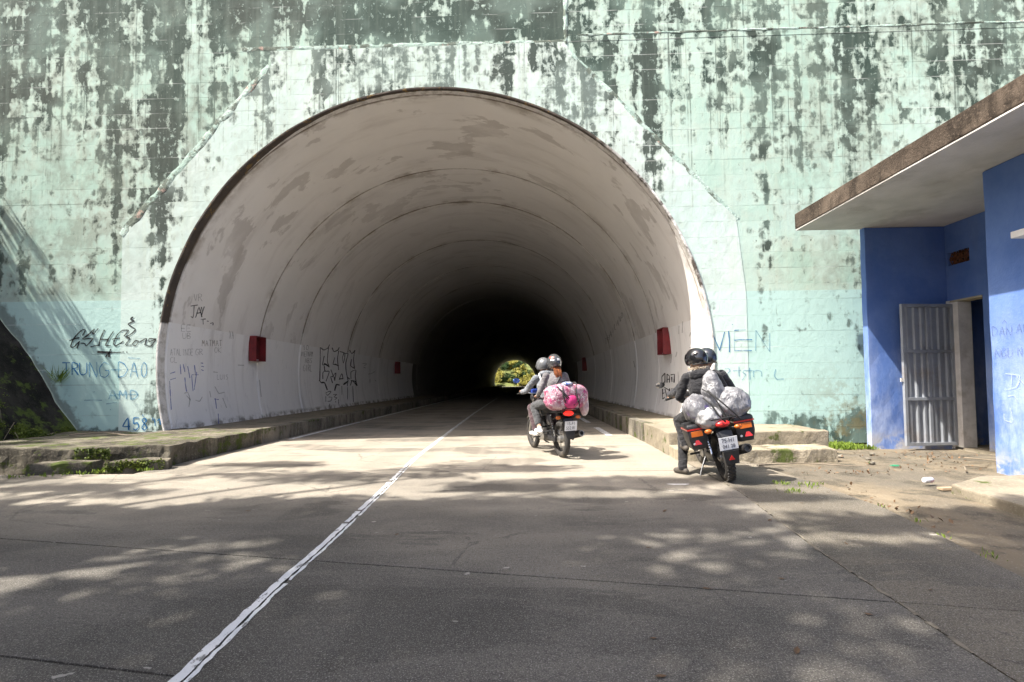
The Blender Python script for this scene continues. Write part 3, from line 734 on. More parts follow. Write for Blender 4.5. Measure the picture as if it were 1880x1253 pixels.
# ------------------------------------------------------------------ foliage
def leaf_mesh(name, P, size, mat, parent=None, flat=.5, asp=.45, seed=0, dirs=None):
    rs = np.random.RandomState(seed); n = len(P)
    d = rs.normal(size=(n, 3)); d[:, 2] -= .25
    if dirs is not None: d = d*.35+dirs
    d /= np.linalg.norm(d, axis=1)[:, None]
    nz = rs.normal(size=(n, 3))*flat+np.array([0, 0, 1.]); s = np.cross(d, nz); s /= np.linalg.norm(s, axis=1)[:, None]+1e-9
    sz = (size*rs.uniform(.6, 1.35, n))[:, None]
    up = np.cross(s, d)
    V = np.empty((n, 4, 3)); V[:, 0] = P; V[:, 1] = P+d*sz*.5+s*sz*asp*.5+up*sz*.05; V[:, 2] = P+d*sz; V[:, 3] = P+d*sz*.5-s*sz*asp*.5+up*sz*.05
    me = bpy.data.meshes.new(name); me.vertices.add(4*n); me.vertices.foreach_set('co', V.reshape(-1))
    me.loops.add(4*n); me.loops.foreach_set('vertex_index', np.arange(4*n)); me.polygons.add(n); me.polygons.foreach_set('loop_start', np.arange(0, 4*n, 4))
    me.update(calc_edges=True); me.materials.append(mat); return link(bpy.data.objects.new(name, me), parent)
def clumps(centers, radii, per, seed=0):
    rs = np.random.RandomState(seed); out = []
    for c, r in zip(centers, radii):
        q = rs.normal(size=(per, 3)); q /= np.linalg.norm(q, axis=1)[:, None]; q *= (rs.uniform(0, 1, per)**.45)[:, None]
        out.append(np.array(c)+q*np.array(r))
    return np.concatenate(out)
def tree(name, base, height, crowns, label, cat='tree', leaf=.2, per=260, mat=None, group=None, seed=0, trunk_r=.18, kind=None, sub=7):
    rs = random.Random(seed); root = empty(name, base); tag(root, label, cat, group, kind)
    b = MB(); top = Vector((crowns[0][0][0]*.5, crowns[0][0][1]*.5, height*.6))
    pts = [Vector((0, 0, -.1))]; 
    for k in range(1, 7): pts.append(Vector((top.x*k/6+rs.uniform(-.1, .1), top.y*k/6+rs.uniform(-.1, .1), top.z*k/6)))
    b.tube(pts, [trunk_r*(1-.08*k) for k in range(7)], 9)
    cc, rr = [], []
    for c, r in crowns:
        c = Vector(c); m_ = (top+c)/2+Vector((rs.uniform(-.3, .3), rs.uniform(-.3, .3), .2))
        st = pts[rs.randint(3, 6)]
        b.tube([st, (st+m_)/2+Vector((0, 0, .15)), m_, c], [trunk_r*.45, trunk_r*.36, trunk_r*.26, trunk_r*.1], 6)
        for _ in range(sub):
            v = Vector((rs.gauss(0, 1), rs.gauss(0, 1), rs.gauss(0, 1))); v.normalize(); v *= rs.uniform(.35, 1)
            p = c+Vector((v.x*r[0], v.y*r[1], v.z*r[2])); q = rs.uniform(.28, .48)
            cc.append(p); rr.append((r[0]*q, r[1]*q, r[2]*q*.8))
            b.tube([c, (c+p)/2+Vector((0, 0, .05)), p], [trunk_r*.1, trunk_r*.07, trunk_r*.03], 4)
    b.build('trunk', M_BARK, root, smooth=True)
    leaf_mesh('crown', clumps(cc, rr, per, seed), leaf, mat or M_LEAF, root, seed=seed)
    return root
# the trees behind and beside the viewer: their shade lies over the near road and the left of the wall
def shade(xg, yg, h): return (xg-SA*h, yg-SB*h, h)
def crown_over(base, spots):
    return [((shade(x, y, h)[0]-base[0], shade(x, y, h)[1]-base[1], h), (rx, ry, rz)) for x, y, h, rx, ry, rz in spots]
B1 = (-11.5, -2.5, 0)
tree('spreading_tree', B1, 9, crown_over(B1, [(-7.5, 2.2, 8.5, 2.6, 2.0, 1.3), (-4.2, 2.6, 8.8, 2.6, 1.9, 1.3), (-5.8, -.6, 9.5, 3.2, 2.2, 1.5), (-2.2, 1.0, 9.6, 2.6, 2.0, 1.4), (-8.8, 4.3, 8, 1.6, .6, .8), (-5.2, 4.5, 8.2, 1.8, .55, .8), (-2.4, 4.4, 8.6, 2.0, .6, .8)]),
     'broad leafy tree behind the viewer whose shade covers the near road', leaf=.24, per=290, seed=3, trunk_r=.32, sub=16)
B2 = (-6.5, -7.5, 0)
tree('spreading_tree', B2, 11, crown_over(B2, [(-.5, 3.2, 10.5, 2.2, 1.7, 1.2), (1.8, 1.5, 11, 2.4, 2.0, 1.4), (-1.0, .2, 11.5, 2.8, 2.0, 1.5), (3.6, 2.9, 10.5, 1.7, 1.3, 1.0), (.6, 4.6, 10, 1.7, .45, .7), (4.3, .2, 11.5, 2.0, 1.6, 1.2), (1.0, -2, 12, 3, 2, 1.4), (5.0, 3.3, 11, 1.2, .9, .7), (6.0, 1.8, 11.5, 1.5, 1.1, .8), (4.3, 4.4, 11, .7, .4, .4)]),
     'tall leafy tree behind the viewer with thin outer branches shading the lane', leaf=.24, per=240, seed=8, trunk_r=.34, sub=16)
B4 = (-13.5, -6.5, 0)
tree('spreading_tree', B4, 12, crown_over(B4, [(-7.2, 6.2, 11, 1.3, .28, .5), (-5.2, 5.6, 11.5, 1.5, .35, .5), (-2.6, 6.3, 11, 1.7, .32, .5), (-.4, 6.9, 11.5, 1.3, .25, .5), (1.3, 6.0, 11, 1.2, .3, .5), (-3.6, 7.3, 12, 1.1, .2, .4), (.2, 5.7, 11.5, 1.5, .35, .5), (2.9, 4.2, 11, .9, .3, .4), (2.6, 5.2, 11.5, .8, .25, .4)]),
     'thin-crowned tree behind the viewer dappling the sunny strip before the tunnel', leaf=.20, per=42, seed=17, trunk_r=.3, sub=13)
B3 = (-15.2, 6.3, 5.0)
tree('bank_tree', B3, 6, [((-.6, 1.2, 5.0), (1.3, 1.0, 1.2)), ((.9, 1.8, 4.0), (.9, .7, .8)), ((1.6, .4, 3.2), (1.0, .8, .8)), ((0, -1.5, 4.4), (1.5, 1.2, 1.1)), ((1.4, -3, 3.4), (1.4, 1.4, 1.0)), ((2.3, 1.4, 1.9), (.7, .6, .55))],
     'bushy tree on the black bank shading the foot of the mint wall', leaf=.2, per=220, seed=5, sub=8)
# palm whose fronds throw streaked shade on the wall's left edge
pm = empty('palm_tree', (-14.6, 8.2, 2.0)); tag(pm, 'palm on the black bank with fronds shading the edge of the mint wall', 'palm')
MB().tube([(0, 0, 0), (.1, -.05, 2), (.3, -.05, 4.2), (.35, 0, 6.2)], [.17, .14, .12, .10], 9).build('trunk', M_BARK, pm, smooth=True)
for k in range(13):
    a = 2*math.pi*k/13+.2; rl = random.Random(k); L_ = rl.uniform(2.0, 2.6); b = MB(); Ps, Ds = [], []
    sp = [Vector((.35+math.cos(a)*L_*t, math.sin(a)*L_*t*.6, 6.2+.9*t-1.9*t*t)) for t in np.linspace(0, 1, 9)]
    fr_ = b.tube(sp, [.02*(1-.09*i) for i in range(9)], 5).build('frond', M_BARK, pm)
    for t in np.linspace(.12, 1, 34):
        i = min(7, int(t*8)); p = sp[i].lerp(sp[i+1], t*8-i); dd = (sp[i+1]-sp[i]).normalized(); sd = dd.cross(Vector((0, 0, 1))).normalized()
        for s_ in (-1, 1): Ps.append(p); Ds.append(dd*.6+sd*s_-Vector((0, 0, .35)))
    leaf_mesh('leaflets', np.array([tuple(p) for p in Ps]), .62, M_LEAFD, fr_, flat=.2, asp=.09, seed=k, dirs=np.array([tuple(d) for d in Ds])*4)
# foliage beyond the far mouth
rf = random.Random(12)
FAR = ['yellow-green sunlit bush growing on the slope beyond the far tunnel mouth']
for k in range(44):
    x = rf.uniform(-10, 6); y = 136.5+rf.random()**1.2*15; z = farz(x, y)
    s_ = rf.uniform(1.3, 2.4)
    mt = (M_LEAFY, M_LEAFY, M_LEAFY, M_LEAFD)[k % 4]
    lab = 'dark green sunlit bush on the slope beyond the far tunnel mouth' if mt is M_LEAFD else FAR[0]
    tree('hillside_bush', (x, y, z), s_*1.6, [((0, 0, s_*.8), (s_, s_, s_*.8)), ((s_*.6, -.5, s_*1.2), (s_*.7, s_*.7, s_*.6)), ((-s_*.7, -.3, s_*.6), (s_*.7, s_*.7, s_*.6))], lab, 'bush', leaf=.38, per=60, mat=mt, group='bushes beyond the far tunnel mouth' if mt is not M_LEAFD else 'dark bushes beyond the far tunnel mouth', seed=40+k, trunk_r=.09, sub=6)

# grass, moss, litter
def tufts(name, pts, h, mat, seed, per=14, spread=.05, label=None, parent=None, asp=.10):
    rs = np.random.RandomState(seed); P = []; Dr = []
    for p in pts:
        for _ in range(per):
            P.append((p[0]+rs.normal()*spread, p[1]+rs.normal()*spread, p[2])); Dr.append((rs.normal()*.5, rs.normal()*.5, 1.2))
    o = leaf_mesh(name, np.array(P), h, mat, parent, flat=1., asp=asp, seed=seed, dirs=np.array(Dr)*3); return o
g = [(rnd.uniform(5.0, 6.1), rnd.uniform(8.75, 9.4), -.03) for _ in range(110)]
tag(tufts('grass_patch', g, .075, M_GRASS, 1, 16, .04, asp=.35), 'bright low grass between the platform and the blue hut', 'grass', kind='stuff')
g = [(2.95+rnd.gauss(0, .05), 5.75+rnd.gauss(0, .05), 0) for _ in range(5)]+[(2.9+rnd.gauss(0, .04), 5.35+rnd.gauss(0, .03), 0) for _ in range(5)]+[(3.3+rnd.gauss(0, .07), 5.65+rnd.gauss(0, .07), 0) for _ in range(5)]
tag(tufts('weed_tufts', g, .045, M_GRASS, 2, 10, .03, asp=.22), 'small weeds in the slab edge behind the parked motorcycle', 'weeds', kind='stuff')
g = [(interp(RE, y)+rnd.uniform(.02, .2), y, -.03) for y in (3.1, 3.5, 3.55, 3.9, 4.35, 4.8)]
tag(tufts('verge_weeds', g, .042, M_GRASS, 3, 9, .03, asp=.2), 'thin weeds along the dirt edge of the road slab', 'weeds', kind='stuff')
g = [(rnd.uniform(-6.0, -5.72), rnd.uniform(6.6, 6.85), 0) for _ in range(14)]+[(rnd.uniform(-5.7, -5.1), 6.62+.3*rnd.random(), 0.02) for _ in range(10)]+[(x, 6.25+.33*(x+6.7)+rnd.gauss(0, .04), 0) for x in np.arange(-7.2, -5.7, .13)]
tag(tufts('step_weeds', g, .05, M_GRASS, 4, 8, .035, asp=.35), 'green weeds between the two mossy step blocks', 'weeds', kind='stuff')
mp = []
for _ in range(34000):
    y = rnd.uniform(5.6, 9.4); t = .1+abs(rnd.gauss(0, .55)); 
    if mnoise.noise((y*1.5, t*1.5, 0))+.4*mnoise.noise((y*5, t*5, 3)) < .02+.22*t: continue
    p = bankpt(y, t); mp.append((p.x+.05, p.y, p.z+.03))
mo = leaf_mesh('bank_moss', np.array(mp), .028, M_MOSS, None, flat=1.5, asp=.8, seed=4)
tag(mo, 'green moss along the foot of the black bank', 'moss', kind='stuff')
mp = []
for _ in range(900):
    x = rnd.uniform(-5.78, -5.1); q = (x+5.76)/.68; y = 6.66+.23*q-.012; z = rnd.uniform(.0, .15)
    if mnoise.noise((x*5, z*9, 2)) > -.1: mp.append((x, y, z))
for _ in range(900):
    x = rnd.uniform(-6.4, -5.9); q = (x+6.68)/.7; y = 6.85; z = rnd.uniform(.16, .3)
    if mnoise.noise((x*5, z*9, 7)) > .05: mp.append((x, y, z))
tag(leaf_mesh('step_moss', np.array(mp), .028, M_MOSS, None, flat=1.5, asp=.8, seed=5), 'moss cushions on the left step blocks', 'moss', kind='stuff')
# grass clump and dry roots on the bank
gp = at(100, 690, 1, 9.3)
tag(tufts('wall_grass', [(gp[0], 9.38, gp[2]-.15)], .34, M_GRASS, 9, 40, .035, asp=.05), 'grass clump growing where the bank meets the mint wall', 'grass', kind='stuff')
M_ROOT = simple('dry_root', (.20, .165, .12), .9)
b = MB()
for k in range(16):
    y = rnd.uniform(6.6, 8.9); t = rnd.uniform(.5, 2.6); p = bankpt(y, t)+Vector((.10, 0, .06)); pts = [p]
    dd = Vector((rnd.uniform(-.06, .06), rnd.uniform(-.12, .12), -.10))
    for q in range(5): pts.append(pts[-1]+dd*rnd.uniform(.6, 1.1)+Vector((.045, rnd.uniform(-.03, .03), 0))*(.5 if q else 1))
    b.tube(pts, [.005-.0006*i for i in range(6)], 4)
tag(b.build('hanging_roots', M_ROOT), 'dry roots and stalks hanging over the black bank', 'roots', kind='stuff')
def leaf_obj(x, y, z, s, rz):
    b = MB(); pr = [(-1, 0, .0), (-.5, .32, .12), (.2, .38, .1), (1, 0, .22), (.2, -.38, .14), (-.5, -.32, .05), (0, 0, 0)]
    vs = [(a*s, c*s, q*s+.004) for a, c, q in pr]
    return b.add(vs, [(0, 1, 6), (1, 2, 6), (2, 3, 6), (3, 4, 6), (4, 5, 6), (5, 0, 6)])
proto = None
lp = [(1.05, 2.9), (1.55, 3.05), (2.1, 4.3), (2.35, 3.7), (.6, 2.35), (1.2, 2.25), (1.75, 2.6), (.9, 3.6), (-.3, 4.4), (-2.6, 4.6), (.2, 5.2), (1.3, 4.6), (-3.4, 5.6), (2.7, 4.9), (-.6, 6.1), (.55, 2.05), (2.3, 2.9), (-1.0, 3.9)]
for k, (x, y) in enumerate(lp):
    if proto is None: o = proto = leaf_obj(0, 0, 0, .028, 0).build('dry_leaf', M_DRY)
    else: o = proto.copy(); link(o)
    o.location = (x, y, .001); o.rotation_euler = (0, 0, rnd.uniform(0, 6.28)); s_ = rnd.uniform(.6, 1.2); o.scale = (s_, s_, s_)
    tag(o, 'dry brown leaf lying on the road slab', 'leaf', 'dry leaves on the road')
dl = []
for _ in range(260):
    cxy = rnd.choice([(5.6, 6.9, .35, .2), (6.3, 7.4, .3, .3), (5.9, 7.9, .5, .25), (6.6, 8.1, .3, .2), (3.5, 4.9, .12, .5), (4.3, 6.6, .4, .1)])
    dl.append((cxy[0]+rnd.gauss(0, cxy[2]), cxy[1]+rnd.gauss(0, cxy[3]), -.012+rnd.random()*.012))
tag(leaf_mesh('leaf_litter', np.array(dl), .05, M_DRY, None, flat=.2, asp=.5, seed=9), 'brown leaf litter on the dirt before the hut', 'leaf litter', kind='stuff')
for pts in ([(3.3, 7.0), (3.9, 7.12), (4.5, 6.98), (5.0, 6.95)], [(6.6, 7.6), (6.8, 7.2), (7.0, 7.3)], [(5.7, 6.55), (5.9, 6.8), (6.2, 6.85), (6.5, 7.1)]):
    o = MB().tube([(x, y, .012+.012*math.sin(i*2)) for i, (x, y) in enumerate(pts)], [.011, .009, .007, .004][:len(pts)], 6).build('fallen_twig', M_ROOT)
    tag(o, 'thin dry twig lying on the dirt before the hut', 'twig', 'twigs before the hut')
tw = MB().tube([(-8.1, 8.55, .33), (-7.6, 8.7, .35), (-7.0, 8.5, .325), (-6.7, 8.45, .33)], [.016, .013, .010, .006], 6).build('fallen_branch', M_ROOT)
tag(tw, 'dry branch lying on the left platform against the mint wall', 'branch')
can = empty('drink_can', (4.62, 5.80, .012), .25); tag(can, 'crushed white and red drink can on the dirt by the hut', 'can')
Mc = Matrix.Rotation(R(90), 4, 'Y')
MB().lathe([(.0, -.058), (.026, -.058), (.032, -.05), (.033, 0), (.031, .02), (.033, .048), (.027, .058), (.0, .058)], 18, Matrix.Translation((0, 0, .03)) @ Mc).build('can_body', simple('can_print', (.66, .66, .68), .35, .4, var=.2, k=30, dirt=((.5, .06, .08), .9)), can, smooth=True)
MB().lathe([(.0, .0585), (.025, .0585), (.026, .0605)], 18, Matrix.Translation((0, 0, .03)) @ Mc).build('can_lid', simple('aluminium', (.6, .6, .6), .35, .9), can)
o = MB().box((4.55, 5.52, -.012), (4.80, 5.60, .012)).build('wood_scrap', simple('pale_wood', (.42, .31, .2), .8)); roughen(o, .08, .008); tag(o, 'short pale wood scrap lying beside the drink can', 'wood')
o = MB().ell((5.15, 7.0, .0), (.075, .03, .012), 12, 6, fn=lambda d: 1+.3*mnoise.noise(d*2.5)).build('green_wrapper', simple('green_wrapper', (.02, .22, .11), .35)); tag(o, 'crumpled green wrapper on the dirt before the hut', 'wrapper')
for k, (x, y) in enumerate([(4.95, 7.85), (5.2, 7.62), (5.6, 8.1), (4.85, 5.1), (5.0, 7.25)]):
    o = MB().ell((x, y, .0), (.045, .035, .028), 10, 6, fn=lambda d, k=k: 1+.35*mnoise.noise(d*1.6+Vector((k, 0, 0)))).build('loose_stone', M_KERB); tag(o, 'loose grey stone on the dirt yard beside the hut', 'stone', 'loose stones in the yard')
# ------------------------------------------------------------------ motorcycles
def plain(name, c, rough=.5, metal=0, var=.12, k=9, **kw): return simple(name, c, rough, metal, var=var, k=k, **kw)
M_TYRE = plain('tyre_rubber', (.028, .026, .024), .85, bump=.002, bk=60, dirt=((.13, .11, .085), .5))
M_BLK = plain('black_metal', (.018, .018, .019), .42, .3, dirt=((.10, .085, .07), .35))
M_BLKP = plain('black_plastic', (.022, .022, .024), .45, 0, dirt=((.11, .095, .08), .3))
M_SEAT = plain('seat_vinyl', (.02, .02, .02), .6, bump=.001)
M_ALU = plain('dull_aluminium', (.42, .41, .39), .42, .85, dirt=((.12, .10, .08), .6))
M_CHR = plain('chrome', (.62, .62, .62), .16, 1.)
M_REDP = plain('red_plastic', (.55, .02, .018), .3, Coat_Weight=.4)
M_AMB = plain('amber_plastic', (.55, .13, .015), .3, Coat_Weight=.4)
M_PLATE = plain('plate_white', (.74, .75, .77), .45, var=.05, dirt=((.45, .43, .40), .4))
M_INK = plain('plate_ink', (.03, .035, .06), .5)
M_MIRB = plain('mirror_blue', (.08, .14, .42), .12, .7); M_MIR = plain('mirror_glass', (.75, .76, .78), .05, 1.)
def glow(name, c, s):
    m = Mat(name); m.put(m.b.inputs['Emission Color'], c); m.b.inputs['Emission Strength'].default_value = s; return m.done(tuple(q*.6 for q in c), .3)
M_TAIL = glow('lit_tail_lamp', (1., .03, .02), .6)
RX90 = Matrix.Rotation(R(90), 4, 'X')
def text_mesh(s, size, mat, name, parent, M, depth=.0015, sx=1.):
    cu = bpy.data.curves.new('lettering', 'FONT'); cu.body = s; cu.size = size; cu.align_x = 'CENTER'; cu.align_y = 'CENTER'; cu.extrude = depth
    to = bpy.data.objects.new('lettering_tmp', cu); col.objects.link(to); bpy.context.view_layer.update()
    me = bpy.data.meshes.new_from_object(to.evaluated_get(bpy.context.evaluated_depsgraph_get()))
    bpy.data.objects.remove(to)
    me.transform(M @ Matrix.Diagonal((sx, 1, 1, 1))); me.materials.clear(); me.materials.append(mat); me.name = name
    return link(bpy.data.objects.new(name, me), parent)
def wheel(root, x, r, wd, knob=False):
    wz = empty('wheel', (x, 0, r), parent=root)
    prof = []
    for k in range(13):
        a = math.pi*2*k/12; prof.append((r-.052+.052*math.cos(a)*1.0, wd*.5*math.sin(a)))
    b = MB().lathe(prof, 40, RX90)
    if knob:
        for k in range(36):
            for s, of in ((-1, 0), (1, .5)):
                a = 2*math.pi*(k+of)/36; Mx = Matrix.Rotation(a, 4, 'Y')
                b.box((-.012, s*.008 if s > 0 else -wd*.40, r-.012), (.012, wd*.40 if s > 0 else -.008, r+.004), Mx)
    b.build('tyre', M_TYRE, wz, smooth=True)
    ri = r-.085
    MB().lathe([(ri+.022, -wd*.28), (ri+.006, -wd*.26), (ri, 0), (ri+.006, wd*.26), (ri+.022, wd*.28), (ri+.026, 0), (ri+.022, -wd*.28)], 36, RX90).build('rim', M_ALU, wz, smooth=True)
    b = MB()
    for k in range(20):
        a = 2*math.pi*k/20; s = 1 if k % 2 else -1; a2 = a+.5*(1 if k % 4 < 2 else -1)
        b.tube([(.045*math.cos(a2), s*.035, .045*math.sin(a2)), (ri*math.cos(a), 0, ri*math.sin(a))], .0035, 4)
    b.build('spokes', M_ALU, wz)
    MB().lathe([(0, -.06), (.03, -.06), (.055, -.045), (.062, 0), (.055, .045), (.03, .06), (0, .06)], 20, RX90).build('hub', M_ALU, wz, smooth=True)
def sheet(path, w_, t=.006, drop=.0, n=6):     # bent sheet along a path in xz, width in y
    b = MB(); vs = []; k = len(path)
    for x, z, f in path:
        for q in range(n+1):
            u = -1+2*q/n; vs.append((x, u*w_*f, z-drop*u*u))
    for x, z, f in path:
        for q in range(n+1):
            u = -1+2*q/n; vs.append((x, u*(w_*f-t*.5), z-drop*u*u-t))
    m_ = n+1; fs = []
    for i in range(k-1):
        for q in range(n):
            fs += [(i*m_+q, i*m_+q+1, (i+1)*m_+q+1, (i+1)*m_+q), (k*m_+i*m_+q, k*m_+(i+1)*m_+q, k*m_+(i+1)*m_+q+1, k*m_+i*m_+q+1)]
    for i in range(k-1): fs += [(i*m_, (i+1)*m_, k*m_+(i+1)*m_, k*m_+i*m_), (i*m_+n, k*m_+i*m_+n, k*m_+(i+1)*m_+n, (i+1)*m_+n)]
    for q in range(n): fs += [(q, k*m_+q, k*m_+q+1, q+1), ((k-1)*m_+q, (k-1)*m_+q+1, k*m_+(k-1)*m_+q+1, k*m_+(k-1)*m_+q)]
    return b.add(vs, fs)
def make_bike(name, M, label, st):
    root = empty(name); root.matrix_world = M; tag(root, label, 'motorcycle')
    r = .29; WB = 1.27
    wheel(root, 0, r, st['tw'], st['knob']); wheel(root, WB, r, .085)
    b = MB()
    for s in (-1, 1):
        b.tube([(.40, s*.07, .34), (0, s*.085, r)], .017, 8)                       # swingarm
        b.tube([(.36, s*.08, .36), (.30, s*.10, .70), (-.22, s*.10, .74)], .014, 7)  # subframe
        b.tube([(.36, s*.08, .36), (.72, s*.09, .22), (.92, s*.06, .55), (.98, 0, .88)], .016, 8)
    b.tube([(.30, 0, .70), (.62, 0, .74), (.98, 0, .90)], .022, 8); b.tube([(.955, 0, .98), (1.02, 0, .76)], .03, 10)
    b.build('frame', M_BLK, root, smooth=True)
    for s in (-1, 1):
        f = MB().tube([(1.0, s*.075, .90), (1.16, s*.075, .52)], .016, 8).tube([(1.14, s*.075, .56), (WB, s*.075, r)], .022, 8).build('fork_leg', M_ALU, root, smooth=True)
        sh = MB().tube([(.02, s*.115, r+.02), (.12, s*.115, .66)], .011, 7).build('shock_absorber', M_CHR, root)
        sp = MB(); hp = [Vector((.03+.075*t, s*.115, .40+.21*t))+Vector((.024*math.cos(t*44), .024*math.sin(t*44), 0)) for t in np.linspace(0, 1, 70)]; sp.tube(hp, .0045, 5).build('spring', M_BLK, sh)
    e = empty('engine', parent=root)
    MB().box((.36, -.11, .22), (.74, .11, .42)).build('crankcase', M_ALU, e, bevel=.03, smooth=True)
    MB().lathe([(0, .0), (.085, 0), (.09, .02), (.07, .035), (0, .04)], 20, Matrix.Translation((.50, .11, .32)) @ Matrix.Rotation(R(-90), 4, 'X')).build('cover', M_ALU, e, smooth=True)
    b = MB()
    for k in range(8): b.lathe([(.04, 0), (.078, .0), (.078, .007), (.04, .007)], 16, Matrix.Translation((.66, 0, .43)) @ Matrix.Rotation(R(28), 4, 'Y') @ Matrix.Translation((0, 0, .018*k)))
    b.lathe([(0, .0), (.05, 0), (.05, .20), (0, .2)], 16, Matrix.Translation((.66, 0, .42)) @ Matrix.Rotation(R(28), 4, 'Y')).build('cylinder_fins', M_BLK, e)
    MB().box((-.03, .10, r-.035), (.42, .125, r+.05)).build('chain_case', M_BLKP, root, bevel=.02, smooth=True)
    # exhaust on the right
    MB().tube([(.78, -.05, .46), (.86, -.08, .30), (.70, -.13, .20), (.36, -.14, .24), (.12, -.16, .31)], .019, 8).build('exhaust_pipe', M_BLK, root, smooth=True)
    p0, p1 = Vector((.14, -.165, .30)), Vector((-.30, -.215, .40)); q = (p1-p0).to_track_quat('Z', 'Y').to_matrix().to_4x4(); L_ = (p1-p0).length
    mu = MB().lathe([(0, 0), (.022, 0), (.045, .06), (.054, .14), (.054, L_-.04), (.046, L_), (.032, L_), (.026, L_-.03), (0, L_-.03)], 20, Matrix.Translation(p0) @ q).build('muffler', M_BLKP if st['knob'] else M_BLK, root, smooth=True)
    MB().lathe([(.030, L_+.002), (.046, L_+.002), (.05, L_-.012)], 20, Matrix.Translation(p0) @ q).build('muffler_tip', M_BLK if st['knob'] else M_ALU, mu)
    # seat, tank
    b = MB(); path = [(-.26, .80, .85), (-.20, .835, 1.), (.0, .84, 1.05), (.22, .815, 1.1), (.36, .79, 1.05), (.58, .80, .8), (.66, .80, .6)]
    sheet(path, .12, .075, .03).build('seat', M_SEAT, root, smooth=True)
    b = MB().ell((.76, 0, .83), (.20, .125, .115), 20, 12, fn=lambda d: 1-.12*max(0, -d.x)).build('fuel_tank', st['tank'], root, smooth='all')
    # side covers
    for s in (-1, 1): MB().ell((.24, s*.10, .60), (.13, .022, .10), 14, 8).build('side_cover', st['tank'], root, smooth='all')
    # rear fender and tail
    sheet([(.20, .60, .8), (.02, .68, .9), (-.18, .70, 1), (-.30, .64, 1), (-.355, .50, .95), (-.365, .38, .8), (-.36, .33, .5)], .085, .006, .02).build('rear_fender', M_BLKP, root, smooth=True)
    sheet([(WB-.26, r+.20, .8), (WB-.12, r+.315, .95), (WB+.05, r+.335, 1), (WB+.22, r+.26, .8)], .06, .005, .02).build('front_fender', st['tank'], root, smooth=True)
    tl = MB().ell((-.315, 0, .715), (.045, .085, .04), 16, 10, fn=lambda d: 1).build('tail_light', st['tail'], root, smooth='all')
    MB().box((-.33, -.06, .675), (-.26, .06, .69)).build('lamp_bracket', M_BLK, tl)
    for s in (-1, 1):
        t_ = MB().tube([(-.27, s*.05, .655), (-.29, s*.13, .655)], .008, 6).build('turn_signal', M_BLK, root)
        MB().ell((-.295, s*.165, .655), (.028, .042, .028), 14, 8).build('lens', M_AMB, t_, smooth='all')
    # plate, tilted as it hangs on the fender
    PW, PH = (.20, .15)
    PM = Matrix.Translation((-.385, 0, st['pz'])) @ Matrix.Rotation(R(-12), 4, 'Y') @ Matrix(((0, 0, -1, 0), (-1, 0, 0, 0), (0, 1, 0, 0), (0, 0, 0, 1)))
    pl_ = MB().box((-PW/2, -PH/2, -.002), (PW/2, PH/2, .002), PM).build('number_plate', M_PLATE, root, bevel=.001)
    for s_, zz, sz in st['plate']: text_mesh(s_, sz, M_INK, 'lettering', pl_, PM @ Matrix.Translation((0, zz, .003)), .0006, .82)
    # bars and mirrors
    b = MB()
    hb = [(.93, .36, 1.02), (.97, .24, 1.035), (1.0, .10, 1.0), (1.0, -.10, 1.0), (.97, -.24, 1.035), (.93, -.36, 1.02)]
    b.tube(hb, .011, 8).build('handlebar', M_CHR, root, smooth=True)
    for s in (-1, 1):
        MB().tube([(.975, s*.235, 1.035), (.925, s*.365, 1.02)], .017, 10).build('grip', M_SEAT, root)
        MB().tube([(1.0, s*.20, 1.03), (1.03, s*.27, 1.02), (.99, s*.38, 1.005)], .006, 6).build('lever', M_ALU, root)
        mr = MB().tube([(.98, s*.20, 1.04), (1.0, s*.26, 1.12), (1.01, s*.34, 1.20)], .006, 6).build('mirror', M_BLK, root)
        Mm = Matrix.Translation((1.0, s*.385, 1.235)) @ Matrix.Rotation(R(s*12), 4, 'Z')
        MB().ell((0, 0, 0), (.018, .068, .044), 18, 10, M=Mm).build('mirror_shell', M_BLKP if st['knob'] else M_MIRB, mr, smooth='all')
        MB().lathe([(0, .0), (.04, 0)], 18, Matrix.Translation((.98, s*.385, 1.235)) @ Matrix.Rotation(R(-90), 4, 'Y') @ Matrix.Diagonal((1, 1.5, 1, 1))).build('mirror_glass', st['mirror'], mr)
    hl = MB().ell((1.10, 0, .93), (.08, .095, .095), 18, 12).build('headlight', M_BLKP, root, smooth='all')
    MB().ell((1.16, 0, .93), (.03, .08, .08), 16, 8).build('lens', M_CHR, hl, smooth='all')
    MB().box((1.0, -.10, 1.0), (1.08, .10, 1.08)).build('instrument_panel', st['dash'], root, bevel=.02)
    for s in (-1, 1):
        MB().tube([(.60, s*.10, .28), (.60, s*.26, .28)], .014, 7).build('foot_peg', M_SEAT, root)
        MB().tube([(.26, s*.10, .40), (.30, s*.26, .37)], .012, 7).build('foot_peg', M_SEAT, root)
    MB().tube([(.44, .10, .26), (.36, .20, .12), (.28, .27, .015)] if st['stand'] else [(.44, .12, .24), (.30, .15, .235), (.16, .15, .23)], .011, 7).build('kickstand', M_BLK, root)
    # luggage rack
    b = MB()
    for s in (-1, 1): b.tube([(-.05, s*.13, .79), (-.42, s*.13, .79), (-.42, 0, .79)], .009, 6); b.tube([(-.34, s*.13, .79), (-.18, s*.10, .72)], .008, 6)
    b.build('luggage_rack', M_BLK, root)
    return root
def mat_bike(x, y, head, lean):     # rear contact point, heading measured from +Y to the right, lean to the left
    return Matrix.Translation((x, y, 0)) @ Matrix.Rotation(R(90-head), 4, 'Z') @ Matrix.Rotation(R(-lean), 4, 'X')
MB1 = mat_bike(.625, 7.86, -19, 1.5)
MB2 = mat_bike(2.46, 6.0, 7, 11)
MP2 = MB2 @ Matrix.Translation((0, 0, .86)) @ Matrix.Rotation(R(6), 4, 'X') @ Matrix.Translation((0, 0, -.86))
def blu(n, c): return plain(n, c, .3, .1, Coat_Weight=.4)
